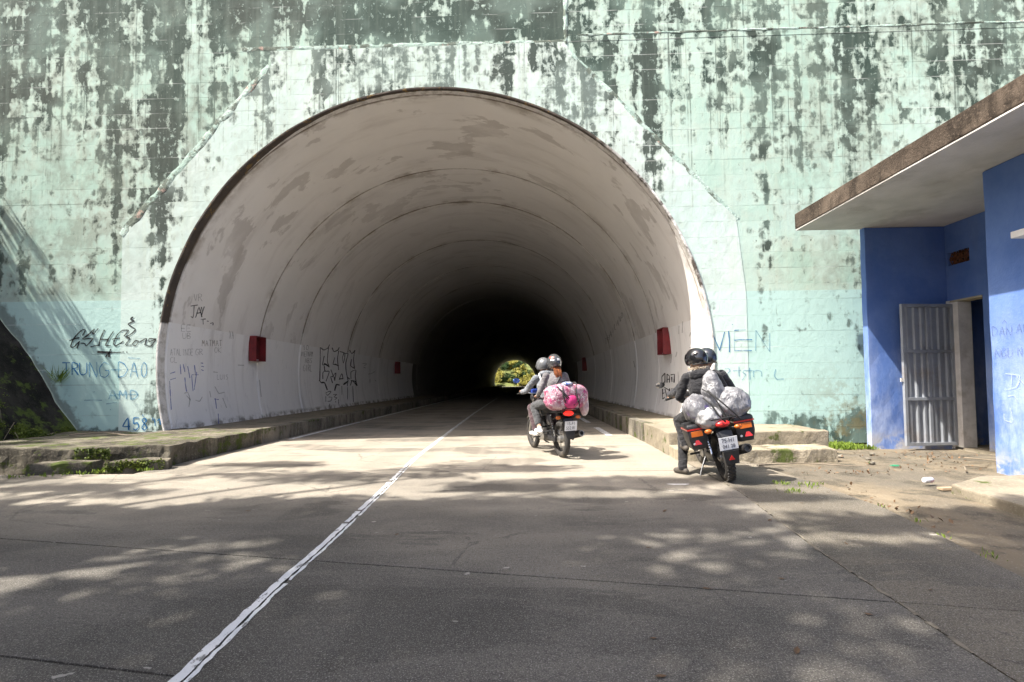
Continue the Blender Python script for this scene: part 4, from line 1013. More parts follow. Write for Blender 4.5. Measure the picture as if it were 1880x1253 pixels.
bike1 = make_bike('motorcycle', MB1, 'black motorcycle with lit red tail lamp riding into the tunnel', dict(tw=.085, knob=False, tank=plain('tank_black', (.02, .02, .022), .3, .1, Coat_Weight=.5), tail=M_TAIL, pz=.53,
    plate=[('15-F1', .035, .070), ('552.81', -.034, .070)], dash=blu('blue_dash', (.03, .06, .30)), mirror=M_MIRB, stand=False))
bike2 = make_bike('motorcycle', MB2, 'black motorcycle with hard side cases stopped beside the platform steps', dict(tw=.115, knob=True, tank=plain('tank_graphite', (.03, .03, .032), .35, .2), tail=M_REDP, pz=.50,
    plate=[('75-H1', .036, .068), ('041 28', -.034, .060)], dash=M_BLKP, mirror=M_MIR, stand=True))
# mud flap with a red triangle on the second bike
fl = MB().prism([(-.07, -.11), (.07, -.11), (.085, .05), (-.085, .05)], -.003, .003)
FM = Matrix.Translation((-.40, 0, .37)) @ Matrix.Rotation(R(-14), 4, 'Y') @ Matrix(((0, 0, -1, 0), (-1, 0, 0, 0), (0, 1, 0, 0), (0, 0, 0, 1)))
fl.v = [tuple(FM @ Vector(p)) for p in fl.v]; flo = fl.build('mud_flap', M_BLKP, bike2)
def tri(M, s, name, parent): 
    b = MB(); b.prism([(-s, -s*.8), (s, -s*.8), (0, s)], 0, .004); b.v = [tuple(M @ Vector(p)) for p in b.v]; return b.build(name, M_REDP, parent)
tri(FM @ Matrix.Translation((0, -.03, .0035)), .032, 'reflector', flo)
M_CASE = plain('case_plastic', (.024, .025, .028), .5, 0, bump=.001, dirt=((.10, .09, .08), .25))
for s in (-1, 1):
    cs = empty('side_case', (-.02, s*.265, .60), parent=bike2)
    b = MB(); hw, hh, dp = .36, .15, .11                      # along the bike, half height, half depth
    ring = lambda z, k: [(-hw*.5*k-.0, -dp*k, z), (hw*.5*k, -dp*k, z), (hw*.5*k, dp*k, z), (-hw*.5*k, dp*k, z)]
    vs = ring(-hh, .74)+ring(-hh*.2, .97)+ring(hh*.55, 1.0)
    b.add(vs, [(3, 2, 1, 0), (8, 9, 10, 11)]+[(4*i+j, 4*i+(j+1) % 4, 4*i+4+(j+1) % 4, 4*i+4+j) for i in range(2) for j in range(4)]).build('case_body', M_CASE, cs, bevel=.02, smooth=True)
    b = MB(); vs = ring(hh*.68, 1.02)+ring(hh*.95, .98)+ring(hh*1.05, .86); b.add(vs, [(3, 2, 1, 0), (8, 9, 10, 11)]+[(4*i+j, 4*i+(j+1) % 4, 4*i+4+(j+1) % 4, 4*i+4+j) for i in range(2) for j in range(4)]).build('lid', M_CASE, cs, bevel=.012, smooth=True)
    b = MB(); vs = ring(hh*.56, 1.03)+ring(hh*.67, 1.03); b.add(vs, [(3, 2, 1, 0), (4, 5, 6, 7)]+[(j, (j+1) % 4, 4+(j+1) % 4, 4+j) for j in range(4)]).build('red_trim', M_REDP, cs)
    MB().box((-hw*.5-.008, -.075 if s < 0 else -.055, .005), (-hw*.5+.012, .055 if s < 0 else .075, .07)).build('reflector', M_AMB, cs, bevel=.004)
    TM = Matrix.Translation((-hw*.5+.008, -s*-.02, -.055)) @ Matrix.Rotation(R(10), 4, 'Y') @ Matrix(((0, 0, -1, 0), (-1, 0, 0, 0), (0, 1, 0, 0), (0, 0, 0, 1)))
    tri(TM, .045, 'warning_triangle', cs)
    MB().lathe([(0, .0), (.013, 0), (.013, .006), (0, .006)], 12, Matrix.Translation((-hw*.5+.006, .06, -.075)) @ Matrix.Rotation(R(-90), 4, 'Y')).build('round_sticker', M_PLATE, cs)

# ------------------------------------------------------------------ luggage
def plastic(name, c1, c2, c3=None, k=3.5, white=.5):
    m = Mat(name); P = m.pos()
    c = m.mix(m.ss(m.noise(k, 4, .6), .40, .60), c1, c2)
    if c3: c = m.mix(m.ss(m.noise(k*.8, 3, .6, m.sc(P, (1, 1, 1), (3, 2, 5))), .54, .60), c, c3)
    cre = m.noise(7, 5, .62, m.sc(P, (1.6, 1, .55)), dist=.7)
    cr = m.ss(m.math('ABSOLUTE', m.add(cre, -.5)), .022, .0)
    c = m.mix(m.mul(cr, white), c, (.72, .72, .72))  # pale lines along the creases paint wrinkle highlights into the colour
    m.bump(m.add(m.mul(cre, 1.6), m.mul(m.noise(14, 3, .55, None, 1.), .3)), .04, .8)
    return m.done(c, .34, 0, .5, Coat_Weight=.25, Coat_Roughness=.2)
M_PINK = plastic('pink_bundle_plastic', (.30, .07, .13), (.52, .33, .38), (.40, .05, .16), 9, .8)
M_PINKF = plain('magenta_cloth', (.50, .035, .16), .5)
M_GREYB = plastic('grey_bag_plastic', (.13, .13, .14), (.27, .27, .285), None, 3, .5)
M_PURB = plastic('purple_grey_plastic', (.14, .14, .155), (.32, .32, .335), (.24, .16, .46), 3, .5)
M_CLRB = plastic('pale_bag_plastic', (.30, .30, .305), (.50, .50, .50), (.12, .12, .13), 4, .7)
M_STRAP = plain('black_strap', (.02, .02, .02), .7)
def bag(name, M, c, rad, mat, label, seed=0, k=2.2, amp=.10, sq=0., knot=None, group=None, cat='bag'):
    b = MB()
    def fn(d):
        q = 1+amp*mnoise.noise(d*k+Vector((seed, 0, 0)))+amp*.55*(abs(mnoise.noise(d*k*2.6+Vector((0, seed, 0))))-.25)+amp*.22*(abs(mnoise.noise(d*k*6+Vector((0, seed, 4))))-.25)
        if sq: q *= 1/((abs(d.x)**sq+abs(d.y)**sq+abs(d.z)**sq)**(1/sq))
        if knot and d.z > .55: q *= 1+knot*((d.z-.55)/.45)**2
        return q
    b.ell((0, 0, 0), rad, 56, 36, fn=fn)
    root = empty(name); root.matrix_world = M @ Matrix.Translation(c); tag(root, label, cat, group)
    b.build('wrapping', mat, root, smooth='all'); return root
def strap(root, pts, r=.008, name='strap'): MB().tube(pts, r, 6).build(name, M_STRAP, root, smooth=True)
def loop_yz(ry, rx, rz, y, n=26, k=1.03): return [(rx*k*math.cos(a), y+ry*math.sin(a*.5)*0, rz*k*math.sin(a)) for a in np.linspace(0, 2*math.pi, n)]
r1 = bag('luggage_roll', MB1, (-.27, .02, .965), (.17, .34, .20), M_PINK, 'pink bedding roll wrapped in clear plastic strapped behind the riders', 2, 2.0, .08, 3.2, cat='luggage')
for y in (-.13, .09): strap(r1, [(x, y+.03*math.sin(i*.7), z) for i, (x, _, z) in enumerate(loop_yz(0, .185, .215, y))], .010)
strap(r1, [(-.19, -.22, .05), (-.195, -.05, -.12), (-.19, .12, .06)], .008); strap(r1, [(-.15, .2, .17), (-.19, .05, .02), (-.18, -.1, -.12)], .008)
MB().ell((-.15, -.02, -.07), (.06, .12, .10), 24, 14, fn=lambda d: 1+.14*mnoise.noise(d*3)).build('magenta_cloth', M_PINKF, r1, smooth='all')
MB().ell((-.08, .0, .20), (.07, .09, .035), 20, 12, fn=lambda d: 1+.2*mnoise.noise(d*3)).build('blue_wrapper', plastic('blue_white_wrapper', (.05, .10, .35), (.6, .62, .7), None, 16), r1, smooth='all')
MB().ell((-.02, -.30, -.14), (.08, .07, .17), 28, 18, fn=lambda d: 1+.18*mnoise.noise(d*2.5+Vector((5, 0, 0)))).build('loose_plastic', plastic('clear_loose_plastic', (.42, .28, .31), (.60, .50, .52), None, 9, .7), r1, smooth='all')
G2 = 'plastic-wrapped bags on the second motorcycle'
bA = bag('luggage_bag', MB2, (-.10, .19, .91), (.165, .165, .18), M_PURB, 'grey and purple plastic bag tied on the left of the parked motorcycle', 11, 2.1, .11, cat='bag')
bB = bag('luggage_bag', MB2, (-.20, .11, .80), (.15, .155, .13), M_CLRB, 'round pale plastic bag hanging low between the side cases', 15, 2.3, .10, cat='bag')
bC = bag('luggage_bag', MB2, (-.10, -.20, .91), (.175, .22, .195), M_GREYB, 'large grey plastic bag bulging over the right side case', 19, 2.0, .11, cat='bag')
bD = bag('luggage_bag', MB2, (-.08, -.04, 1.06), (.13, .135, .19), M_GREYB, 'knotted grey plastic bag on top of the other bags', 23, 2.2, .10, knot=.45, cat='bag')
strap(bB, [(-.05, .02, .24), (-.17, -.02, .17), (-.20, -.07, .03), (-.20, -.13, -.06)], .011); strap(bC, [(-.10, .25, .20), (-.20, .16, .06), (-.22, .06, -.08), (-.19, -.02, -.19)], .010); strap(bC, [(-.06, .30, .23), (-.17, .22, .14), (-.21, .17, -.02), (-.19, .12, -.17)], .009)
# ------------------------------------------------------------------ people
def cloth(name, c, var=.15, rough=.85):
    m = Mat(name); P = m.pos()
    cc = m.mix(m.ss(m.noise(7, 4, .6), .35, .65), tuple(q*(1-var) for q in c), tuple(q*(1+var) for q in c))
    m.bump(m.add(m.mul(m.noise(11, 4, .55, m.sc(P, (1, 1, 1.8)), 1.), 1.), m.mul(m.noise(160, 2, .5), .05)), .028, .9)
    return m.done(cc, rough, 0, .25, Sheen_Weight=.15)
M_SKIN = plain('skin', (.44, .26, .18), .55, var=.08)
M_SKIN2 = M_SKIN
def capsule(b, p0, p1, r0, r1):
    p0, p1 = Vector(p0), Vector(p1); d = (p1-p0); L = max(d.length, 1e-4); d = d/L
    pts, rs = [], []
    for a in (80, 60, 35, 12): pts.append(p0-d*r0*math.sin(R(a))); rs.append(r0*math.cos(R(a)))
    for t in (0, .5, 1): pts.append(p0+d*L*t); rs.append(r0+(r1-r0)*t)
    for a in (12, 35, 60, 80): pts.append(p1+d*r1*math.sin(R(a))); rs.append(r1*math.cos(R(a)))
    b.tube(pts, rs, 14)
def person(name, M, prims, mats, label, voxel=.0085, sm=3, fold=.006):
    root = empty(name); root.matrix_world = M; tag(root, label, 'person')
    b = MB()
    for p in prims:
        if p[0] == 'c': capsule(b, *p[1:5])
        else: b.ell(p[1], p[2], 20, 14, M=p[4] if len(p) > 4 else None)
    me = bpy.data.meshes.new('tmp'); me.from_pydata(b.v, [], b.f); o = bpy.data.objects.new('tmp', me); col.objects.link(o)
    m1 = o.modifiers.new('r', 'REMESH'); m1.mode = 'VOXEL'; m1.voxel_size = voxel
    m2 = o.modifiers.new('s', 'SMOOTH'); m2.factor = .5; m2.iterations = sm
    bpy.context.view_layer.update()
    body = bpy.data.meshes.new_from_object(o.evaluated_get(bpy.context.evaluated_depsgraph_get())); bpy.data.objects.remove(o)
    n = len(body.vertices); co = np.empty(n*3); body.vertices.foreach_get('co', co); co = co.reshape(-1, 3)
    best = np.full(n, 1e9); tg = np.zeros(n, int); names = list(mats)
    for p in prims:
        if p[0] == 'c':
            a, c = np.array(p[1], float), np.array(p[2], float); d = c-a; L2 = max(d@d, 1e-9); t = np.clip((co-a)@d/L2, 0, 1)
            q = np.linalg.norm(co-a-t[:, None]*d, axis=1)-(p[3]+(p[4]-p[3])*t); tn = p[5]
        else:
            v = co-np.array(p[1], float)
            if len(p) > 4: v = v @ np.array(p[4].to_3x3())
            k = np.linalg.norm(v/np.array(p[2]), axis=1); q = (k-1)*min(p[2]); tn = p[3]
        w_ = q < best; best[w_] = q[w_]; tg[w_] = names.index(tn)
    no = np.empty(n*3); body.vertices.foreach_get('normal', no); no = no.reshape(-1, 3)
    iscl = np.array([0 if q in ('skin', 'shoe', 'glove', 'sole', 'eye', 'lip') else 1 for q in names])[tg]
    for i in np.nonzero(iscl)[0]:
        c = Vector(co[i]); f_ = mnoise.noise(Vector((c.x*9, c.y*9, c.z*17)))+.6*mnoise.noise(Vector((c.x*19, c.y*19, c.z*30)))
        co[i] += no[i]*fold*f_
    body.vertices.foreach_set('co', co.reshape(-1))
    for q in names: body.materials.append(mats[q])
    fm = [int(np.bincount(tg[list(p.vertices)]).argmax()) for p in body.polygons]
    body.polygons.foreach_set('material_index', fm); body.polygons.foreach_set('use_smooth', [True]*len(fm)); body.name = 'body'; body.update()
    link(bpy.data.objects.new('body', body), root); return root
def hand(grip, side, w_, tag_='skin', curl=1.):
    # a fist round a bar that runs along y at point `grip`, wrist behind it
    g = Vector(grip); out = []
    palm = g+Vector((-.035, 0, .016)); out.append(('e', tuple(palm), (.042, .040, .020), tag_))
    for k, (dy, L) in enumerate(((.032, .92), (.011, 1.), (-.010, .95), (-.030, .78))):
        y = g.y+side*dy; a = (g.x-.005, y, g.z+.030); c = (g.x+.027*L, y, g.z+.019); d = (g.x+.030*L, y, g.z-.012); e = (g.x+.004, y, g.z-.027)
        out += [('c', a, c, .0100, .0092, tag_), ('c', c, d, .0092, .0086, tag_), ('c', d, e, .0086, .0078, tag_)]
    t0 = (g.x-.035, g.y-side*.036, g.z+.008); t1 = (g.x-.012, g.y-side*.050, g.z-.016); t2 = (g.x+.012, g.y-side*.046, g.z-.026)
    out += [('c', t0, t1, .0115, .0105, tag_), ('c', t1, t2, .0105, .009, tag_), ('c', tuple(palm+Vector((-.02, 0, 0))), w_, .026, .026, tag_)]
    return out
def open_hand(wr, d, side, tag_='skin'):         # a relaxed hand lying along direction d
    wr = Vector(wr); d = Vector(d).normalized(); s = d.cross(Vector((0, 0, 1))).normalized(); u = s.cross(d); out = []
    p = wr+d*.055; out += [('c', tuple(wr), tuple(wr+d*.03), .027, .030, tag_), ('e', tuple(p), (.042, .042, .024), tag_)]
    for dy, L in ((.030, .066), (.010, .076), (-.011, .070), (-.030, .056)):
        a = wr+d*.085+s*dy; c = a+d*L*.55-u*.006; e = c+d*L*.4-u*.024
        out += [('c', tuple(a), tuple(c), .0098, .009, tag_), ('c', tuple(c), tuple(e), .009, .0075, tag_)]
    t = wr+d*.035+s*side*.035; out += [('c', tuple(t), tuple(t+d*.035+s*side*.022-u*.01), .0115, .0098, tag_), ('c', tuple(t+d*.035+s*side*.022-u*.01), tuple(t+d*.065+s*side*.018-u*.022), .0098, .008, tag_)]
    return out
def shoe(ank, toe, tag_='shoe'):
    a, t = Vector(ank), Vector(toe); d = (t-a); d.z = 0; d.normalize(); heel = a-d*.05+Vector((0, 0, -.05)); tt = Vector((t.x, t.y, t.z))
    return [('c', tuple(heel), tuple((heel+tt)/2+Vector((0, 0, .012))), .036, .044, tag_), ('c', tuple((heel+tt)/2+Vector((0, 0, .006))), tuple(tt), .043, .034, tag_), ('c', tuple(a+Vector((0, 0, .0))), tuple(a+Vector((0, 0, -.04))), .040, .044, tag_)]
def head(c, yaw=0, tilt=0):
    Mh = Matrix.Rotation(R(yaw), 4, 'Z') @ Matrix.Rotation(R(tilt), 4, 'Y'); c = Vector(c)
    P = lambda x, y, z: tuple(c+(Mh @ Vector((x, y, z))))
    return [('e', P(0, 0, .01), (.098, .076, .105), 'skin', Mh), ('e', P(.035, 0, -.06), (.055, .055, .055), 'skin', Mh), ('c', P(.092, 0, .005), P(.108, 0, -.022), .010, .014, 'skin'),
            ('e', P(.082, .030, .015), (.012, .016, .010), 'eye', Mh), ('e', P(.082, -.030, .015), (.012, .016, .010), 'eye', Mh), ('e', P(.088, 0, -.055), (.010, .024, .008), 'lip', Mh),
            ('e', P(0, .078, -.005), (.022, .010, .03), 'skin', Mh), ('e', P(0, -.078, -.005), (.022, .010, .03), 'skin', Mh)], Mh, c
M_EYE = plain('eye_dark', (.03, .02, .02), .2); M_LIP = plain('lip', (.40, .16, .13), .5)
def torso(hip, chest, neck, hd, w_=1., tagn='top', bot='legs'):
    h, c, n = Vector(hip), Vector(chest), Vector(neck); q = (n-h).to_track_quat('Z', 'X').to_matrix().to_4x4()
    # ellipsoids oriented along the spine: local x forward-ish, y sideways
    ax = (n-h).normalized(); sd = Vector((0, 1, 0)); fw = sd.cross(ax).normalized(); sd = ax.cross(fw); Mt = Matrix((fw, sd, ax)).transposed().to_4x4()
    return [('e', tuple(h), (.135, .185*w_, .13), bot, Mt), ('e', tuple(h.lerp(c, .45)), (.118, .160*w_, .17), tagn, Mt), ('e', tuple(c), (.125, .182*w_, .19), tagn, Mt), ('e', tuple(c.lerp(n, .55)), (.090, .175*w_, .085), tagn, Mt),
            ('c', tuple(n), hd, .056, .052, 'skin'), ('c', tuple(n+Vector((-.01, 0, -.03))), tuple(n+Vector((.0, 0, .015))), .075, .066, tagn)]
def limb(pts, rads, t): return [('c', pts[i], pts[i+1], rads[i], rads[i+1], t) for i in range(len(pts)-1)]
def helmet(parent, c, Mh, mat, stickers=None, visor=None, r=(.150, .122, .138)):
    c = Vector(c)+(Mh @ Vector((-.006, 0, .030))); n, m_ = 40, 18; b = MB(); outer, inner = [], []
    hr = empty('helmet', parent=parent)
    for i in range(m_+1):
        for j in range(n):
            a = 2*math.pi*j/n; ca = math.cos(a); lim = R(74) if ca > .75 else R(74+(120-74)*min(1, (.75-ca)/.45)); t = lim*i/m_
            d = Vector((math.sin(t)*ca, math.sin(t)*math.sin(a), math.cos(t)))
            fl = 1+(.03 if d.z < -.2 else 0)
            p = Vector((d.x*r[0], d.y*r[1]*fl, d.z*r[2])); outer.append(c+(Mh @ p)); inner.append(c+(Mh @ (p*.90)))
    k = len(outer); vs = outer+inner; fs = []
    for i in range(m_):
        for j in range(n):
            q = (i*n+j, (i+1)*n+j, (i+1)*n+(j+1) % n, i*n+(j+1) % n); fs += [q, tuple(k+x for x in reversed(q))]
    for j in range(n): fs.append((m_*n+j, k+m_*n+j, k+m_*n+(j+1) % n, m_*n+(j+1) % n))
    b.add(vs, fs).build('shell', mat, hr, smooth=True)
    P = lambda x, y, z: c+(Mh @ Vector((x, y, z)))
    # rubber edge at the back, side pivots, peak
    MB().tube([P(r[0]*.50*math.cos(a)*1.62 if 0 else r[0]*.84*math.cos(a), r[1]*.92*math.sin(a), -.078) for a in np.linspace(R(110), R(250), 12)], .008, 6).build('edge_trim', M_SEAT, hr)
    for s in (-1, 1): MB().ell(P(.045, s*.121, -.015), (.022, .008, .022), 14, 8).build('visor_pivot', M_BLKP, hr, smooth='all')
    if visor:
        vs, fs = [], []
        for i in range(9):
            t = R(60+60*i/8)
            for j in range(15):
                a = R(-68+136*j/14); vs.append(P(math.sin(t)*math.cos(a)*(r[0]+.006), math.sin(t)*math.sin(a)*(r[1]+.007), math.cos(t)*(r[2]+.004)))
        fs = [(i*15+j, i*15+j+1, (i+1)*15+j+1, (i+1)*15+j) for i in range(8) for j in range(14)]
        MB().add(vs, fs).build('visor', visor, hr, smooth='all')
    else:
        vs = []
        for i, ext in enumerate((0, .05)):
            for j in range(13):
                a = R(-55+110*j/12); vs.append(P(math.cos(a)*(r[0]*.965+ext), math.sin(a)*(r[1]*.965+ext*.3), .036-ext*.35))
        MB().add(vs, [(j, j+1, 14+j, 13+j) for j in range(12)]).build('peak', mat, hr, smooth='all')
    MB().tube([P(.02, .10, -.07), P(.05, .06, -.135), P(.055, 0, -.15), P(.05, -.06, -.135), P(.02, -.10, -.07)], .006, 6).build('chin_strap', M_STRAP, hr)
    for (az, el, w_, h_, mt) in (stickers or []):
        vs = []
        for i in range(5):
            for j in range(7):
                a = R(az)+w_*(j/6-.5); t = R(90-el)+h_*(i/4-.5); vs.append(P(math.sin(t)*math.cos(a)*(r[0]+.002), math.sin(t)*math.sin(a)*(r[1]+.002), math.cos(t)*(r[2]+.002)))
        MB().add(vs, [(i*7+j, i*7+j+1, (i+1)*7+j+1, (i+1)*7+j) for i in range(4) for j in range(6)]).build('sticker', mt, hr, smooth='all')
    return hr
M_HBLK = plain('helmet_gloss_black', (.012, .012, .014), .12, 0, Coat_Weight=1., Coat_Roughness=.05)
M_HGRY = plain('helmet_satin_grey', (.13, .135, .14), .32, .15)
M_HBLU = plain('helmet_dark_metal', (.03, .035, .045), .2, .3, Coat_Weight=.8)
M_VIS = plain('smoked_visor', (.05, .05, .055), .08, .2, Coat_Weight=.6)
M_STW = plain('sticker_white', (.7, .7, .7), .4); M_STR = plain('sticker_red', (.5, .06, .04), .4)
C_GREY = cloth('grey_sweater', (.165, .178, .198)); C_GREY2 = cloth('grey_brown_shirt', (.145, .138, .143)); C_MAR = cloth('maroon_trousers', (.070, .042, .048)); C_DKG = cloth('charcoal_trousers', (.060, .062, .066))
C_BLK = cloth('black_jacket', (.020, .020, .023)); C_BLK2 = cloth('black_rain_jacket', (.028, .029, .034), rough=.55); C_BLKT = cloth('black_trousers', (.018, .018, .020))
C_SHW = plain('white_shoe', (.68, .67, .65), .6); C_SHD = plain('dark_shoe', (.07, .06, .05), .7)
def base_mats(top, legs, shoe_): return dict(skin=M_SKIN, eye=M_EYE, lip=M_LIP, top=top, legs=legs, shoe=shoe_)
def sleeves(sh, el, wr, t='top', r=(.062, .050, .040)): return limb([sh, el, wr], r, t)

# rider of the moving bike
hd, Mh, hc = head((.66, 0, 1.455), 0, 8)
pr = torso((.46, 0, .87), (.53, 0, 1.12), (.60, 0, 1.31), (.64, 0, 1.40)); pr += hd
for s in (-1, 1):
    pr += sleeves((.57, s*.175, 1.265), (.74, s*.30, 1.06), (.885, s*.325, 1.035)); pr += hand((.945, s*.31, 1.03), s, (.88, s*.325, 1.035))
    pr += limb([(.46, s*.09, .86), (.84, s*.185, .76), (.64, s*.20, .40)], (.095, .072, .050), 'legs'); pr += shoe((.64, s*.20, .375), (.80, s*.215, .325))
p1 = person('person', MB1, pr, base_mats(C_GREY, C_MAR, C_SHW), 'rider in grey sweater and maroon trousers steering the moving motorcycle')
helmet(p1, hc, Mh, M_HGRY)
MB().ell((.56, 0, 1.345), (.085, .12, .055), 20, 10, fn=lambda d: 1+.12*mnoise.noise(d*3)).build('hood', C_GREY, p1, smooth='all')
for s in (-1, 1): MB().tube([(.62, s*.10, 1.33), (.53, s*.135, 1.335), (.44, s*.125, 1.22), (.40, s*.11, 1.05)], .014, 6).build('backpack_strap', M_STW, p1, smooth=True)
# passenger of the moving bike
hd, Mh, hc = head((.20, -.01, 1.49), -14, 6)
pr = torso((.10, 0, .90), (.12, 0, 1.16), (.17, 0, 1.35), (.19, 0, 1.44), .94); pr += hd
for s in (-1, 1):
    pr += sleeves((.15, s*.165, 1.30), (.17, s*.265, 1.06), (.37, s*.225, .99), r=(.058, .047, .037)); pr += open_hand((.38, s*.22, .985), (1, -s*.25, -.15), -s)
    pr += limb([(.10, s*.10, .90), (.50, s*.245, .80), (.345, s*.25, .53)], (.10, .076, .060), 'legs'); pr += limb([(.355, s*.25, .56), (.29, s*.25, .46)], (.042, .036), 'skin'); pr += shoe((.285, s*.25, .455), (.43, s*.262, .405))
p2 = person('person', MB1, pr, base_mats(C_GREY2, C_DKG, C_SHW), 'passenger with reddish ponytail and stickered black helmet on the moving motorcycle')
helmet(p2, hc, Mh, plain('helmet_gloss_grey', (.09, .092, .096), .14, .35, Coat_Weight=.8), [(150, 28, .7, .22, M_STR), (155, 8, .55, .16, M_STW), (205, 12, .4, .3, M_STW)])
b = MB(); M_HAIR = plain('auburn_hair', (.26, .085, .028), .5, var=.4, k=30)
for k in range(90):
    a = rnd.uniform(-1, 1); q = rnd.uniform(-1, 1); L_ = rnd.uniform(.13, .21)
    b.tube([(.125-.02*abs(a), a*.055-.01, 1.455+.02*q), (.075+.015*q, a*.06-.01, 1.40), (.055+.02*q, a*.055-.01+.01*q, 1.40-L_*.5), (.06+.025*q, a*.035-.01+.015*q, 1.40-L_)], [.006, .006, .005, .002], 4)
b.build('hair', M_HAIR, p2, smooth=True)
MB().tube([(.23, -.12, 1.33), (.10, -.10, 1.345), (.00, .0, 1.24), (-.015, .10, 1.10), (.02, .15, .98)][::1], .012, 6).build('bag_strap', M_STRAP, p2, smooth=True)

# the two on the stopped bike; feet that stand on the ground are found through the bike's lean
I2 = MP2.inverted()
def w2(x, y, z): return tuple(I2 @ Vector((x, y, z)))
hd, Mh, hc = head((.55, -.13, 1.475), 20, 4)
pr = torso((.50, -.01, .87), (.53, -.05, 1.13), (.545, -.10, 1.33), (.55, -.12, 1.42), 1.06); pr += hd
pr += sleeves((.54, .09, 1.285), (.68, .265, 1.09), (.875, .325, 1.05), r=(.068, .056, .045)) + hand((.94, .31, 1.03), 1, (.87, .325, 1.05))
pr += sleeves((.52, -.285, 1.27), (.62, -.43, 1.06), (.86, -.345, 1.045), r=(.068, .056, .045)) + hand((.94, -.31, 1.03), -1, (.87, -.345, 1.045))
kn = (.66, .24, .60); an = w2(2.055, 6.42, .095); toe = w2(2.00, 6.52, .036)
pr += limb([(.50, .09, .86), kn, an], (.10, .075, .055), 'legs') + shoe(an, toe)
pr += limb([(.50, -.10, .86), (.86, -.21, .75), (.63, -.21, .40)], (.10, .075, .055), 'legs') + shoe((.63, -.21, .375), (.79, -.22, .325))
p3 = person('person', MP2, pr, base_mats(C_BLK2, C_BLKT, C_SHD), 'rider in black jacket with one foot on the ground beside the platform steps')
helmet(p3, hc, Mh, M_HBLU)
hd, Mh, hc = head((.20, .075, 1.47), 28, 4)
pr = torso((.13, .02, .90), (.14, .05, 1.14), (.18, .065, 1.335), (.195, .07, 1.42), .98); pr += hd
pr += sleeves((.17, .225, 1.27), (.26, .315, 1.04), (.44, .25, .99), r=(.066, .054, .043)) + open_hand((.45, .245, .985), (1, -.3, -.1), -1)
pr += sleeves((.16, -.12, 1.28), (.22, -.24, 1.05), (.42, -.22, .98), r=(.066, .054, .043)) + open_hand((.43, -.22, .975), (1, .3, -.1), 1)
for s in (-1, 1): pr += limb([(.12, s*.10, .89), (.46, s*.315, .72), (.34, s*.30, .44)], (.10, .076, .055), 'legs') + shoe((.335, s*.30, .43), (.47, s*.31, .385))
p4 = person('person', MP2, pr, base_mats(C_BLK, C_BLKT, C_SHD), 'passenger in black hooded jacket and glossy black helmet beside the knotted bags')
helmet(p4, hc, Mh, M_HBLK, None, M_VIS)
MB().ell((.10, .06, 1.30), (.06, .14, .075), 24, 12, fn=lambda d: 1+.16*mnoise.noise(d*3.2)).build('hood', C_BLK, p4, smooth='all')
b = MB(); M_FUR = plain('cream_fur', (.60, .52, .42), .9, var=.2, k=40)
for k in range(260):
    a = rnd.uniform(0, 6.28); c_ = Vector((.165+.075*math.cos(a), .065+.095*math.sin(a), 1.375+rnd.uniform(-.012, .012))); d_ = Vector((math.cos(a), math.sin(a), rnd.uniform(-.5, .7)))*.032
    b.tube([c_, c_+d_], [.006, .0015], 4)
b.build('fur_trim', M_FUR, p4)
# ------------------------------------------------------------------ writing on the walls
FONT = {'A': [[(0,0),(.5,1),(1,0)],[(.2,.4),(.8,.4)]], 'B': [[(0,0),(0,1),(.7,.95),(.7,.6),(0,.5),(.85,.4),(.8,.05),(0,0)]], 'C': [[(1,.85),(.5,1),(0,.6),(.1,.15),(.6,0),(1,.2)]],
 'D': [[(0,0),(0,1),(.6,.9),(1,.5),(.6,.1),(0,0)]], 'E': [[(1,1),(0,1),(0,0),(1,0)],[(0,.5),(.8,.5)]], 'F': [[(1,1),(0,1),(0,0)],[(0,.5),(.8,.5)]], 'G': [[(1,.85),(.5,1),(0,.6),(.1,.1),(.6,0),(1,.2),(1,.45),(.6,.45)]],
 'H': [[(0,0),(0,1)],[(1,0),(1,1)],[(0,.5),(1,.5)]], 'I': [[(.5,0),(.5,1)]], 'J': [[(.2,1),(1,1)],[(.65,1),(.65,.2),(.35,0),(0,.2)]], 'K': [[(0,0),(0,1)],[(1,1),(0,.45),(1,0)]], 'L': [[(0,1),(0,0),(.9,0)]],
 'M': [[(0,0),(.1,1),(.5,.4),(.9,1),(1,0)]], 'N': [[(0,0),(0,1),(1,0),(1,1)]], 'O': [[(.5,1),(.05,.7),(.1,.2),(.5,0),(.95,.3),(.9,.8),(.5,1)]], 'P': [[(0,0),(0,1),(.9,.9),(.9,.55),(0,.45)]],
 'R': [[(0,0),(0,1),(.85,.9),(.8,.6),(0,.5)],[(.3,.5),(1,0)]], 'S': [[(1,.9),(.4,1),(.05,.75),(.9,.35),(.6,0),(0,.1)]], 'T': [[(0,1),(1,1)],[(.5,1),(.5,0)]], 'U': [[(0,1),(.05,.15),(.5,0),(.95,.2),(1,1)]],
 'V': [[(0,1),(.5,0),(1,1)]], 'X': [[(0,1),(1,0)],[(0,0),(1,1)]], 'Y': [[(0,1),(.5,.5)],[(1,1),(.4,0)]], 'Z': [[(0,1),(1,1),(0,0),(1,0)]],
 '0': [[(.5,1),(.05,.7),(.1,.2),(.5,0),(.95,.3),(.9,.8),(.5,1)]], '1': [[(.2,.7),(.6,1),(.55,0)]], '2': [[(0,.8),(.5,1),(.9,.7),(0,0),(1,0)]], '4': [[(.8,0),(.7,1),(0,.3),(1,.3)]], '5': [[(1,1),(.1,1),(.05,.55),(.7,.6),(.9,.25),(.4,0),(0,.1)]], '8': [[(.5,.55),(.1,.8),(.5,1),(.85,.8),(.5,.55),(.05,.2),(.5,0),(.95,.2),(.5,.55)]]}
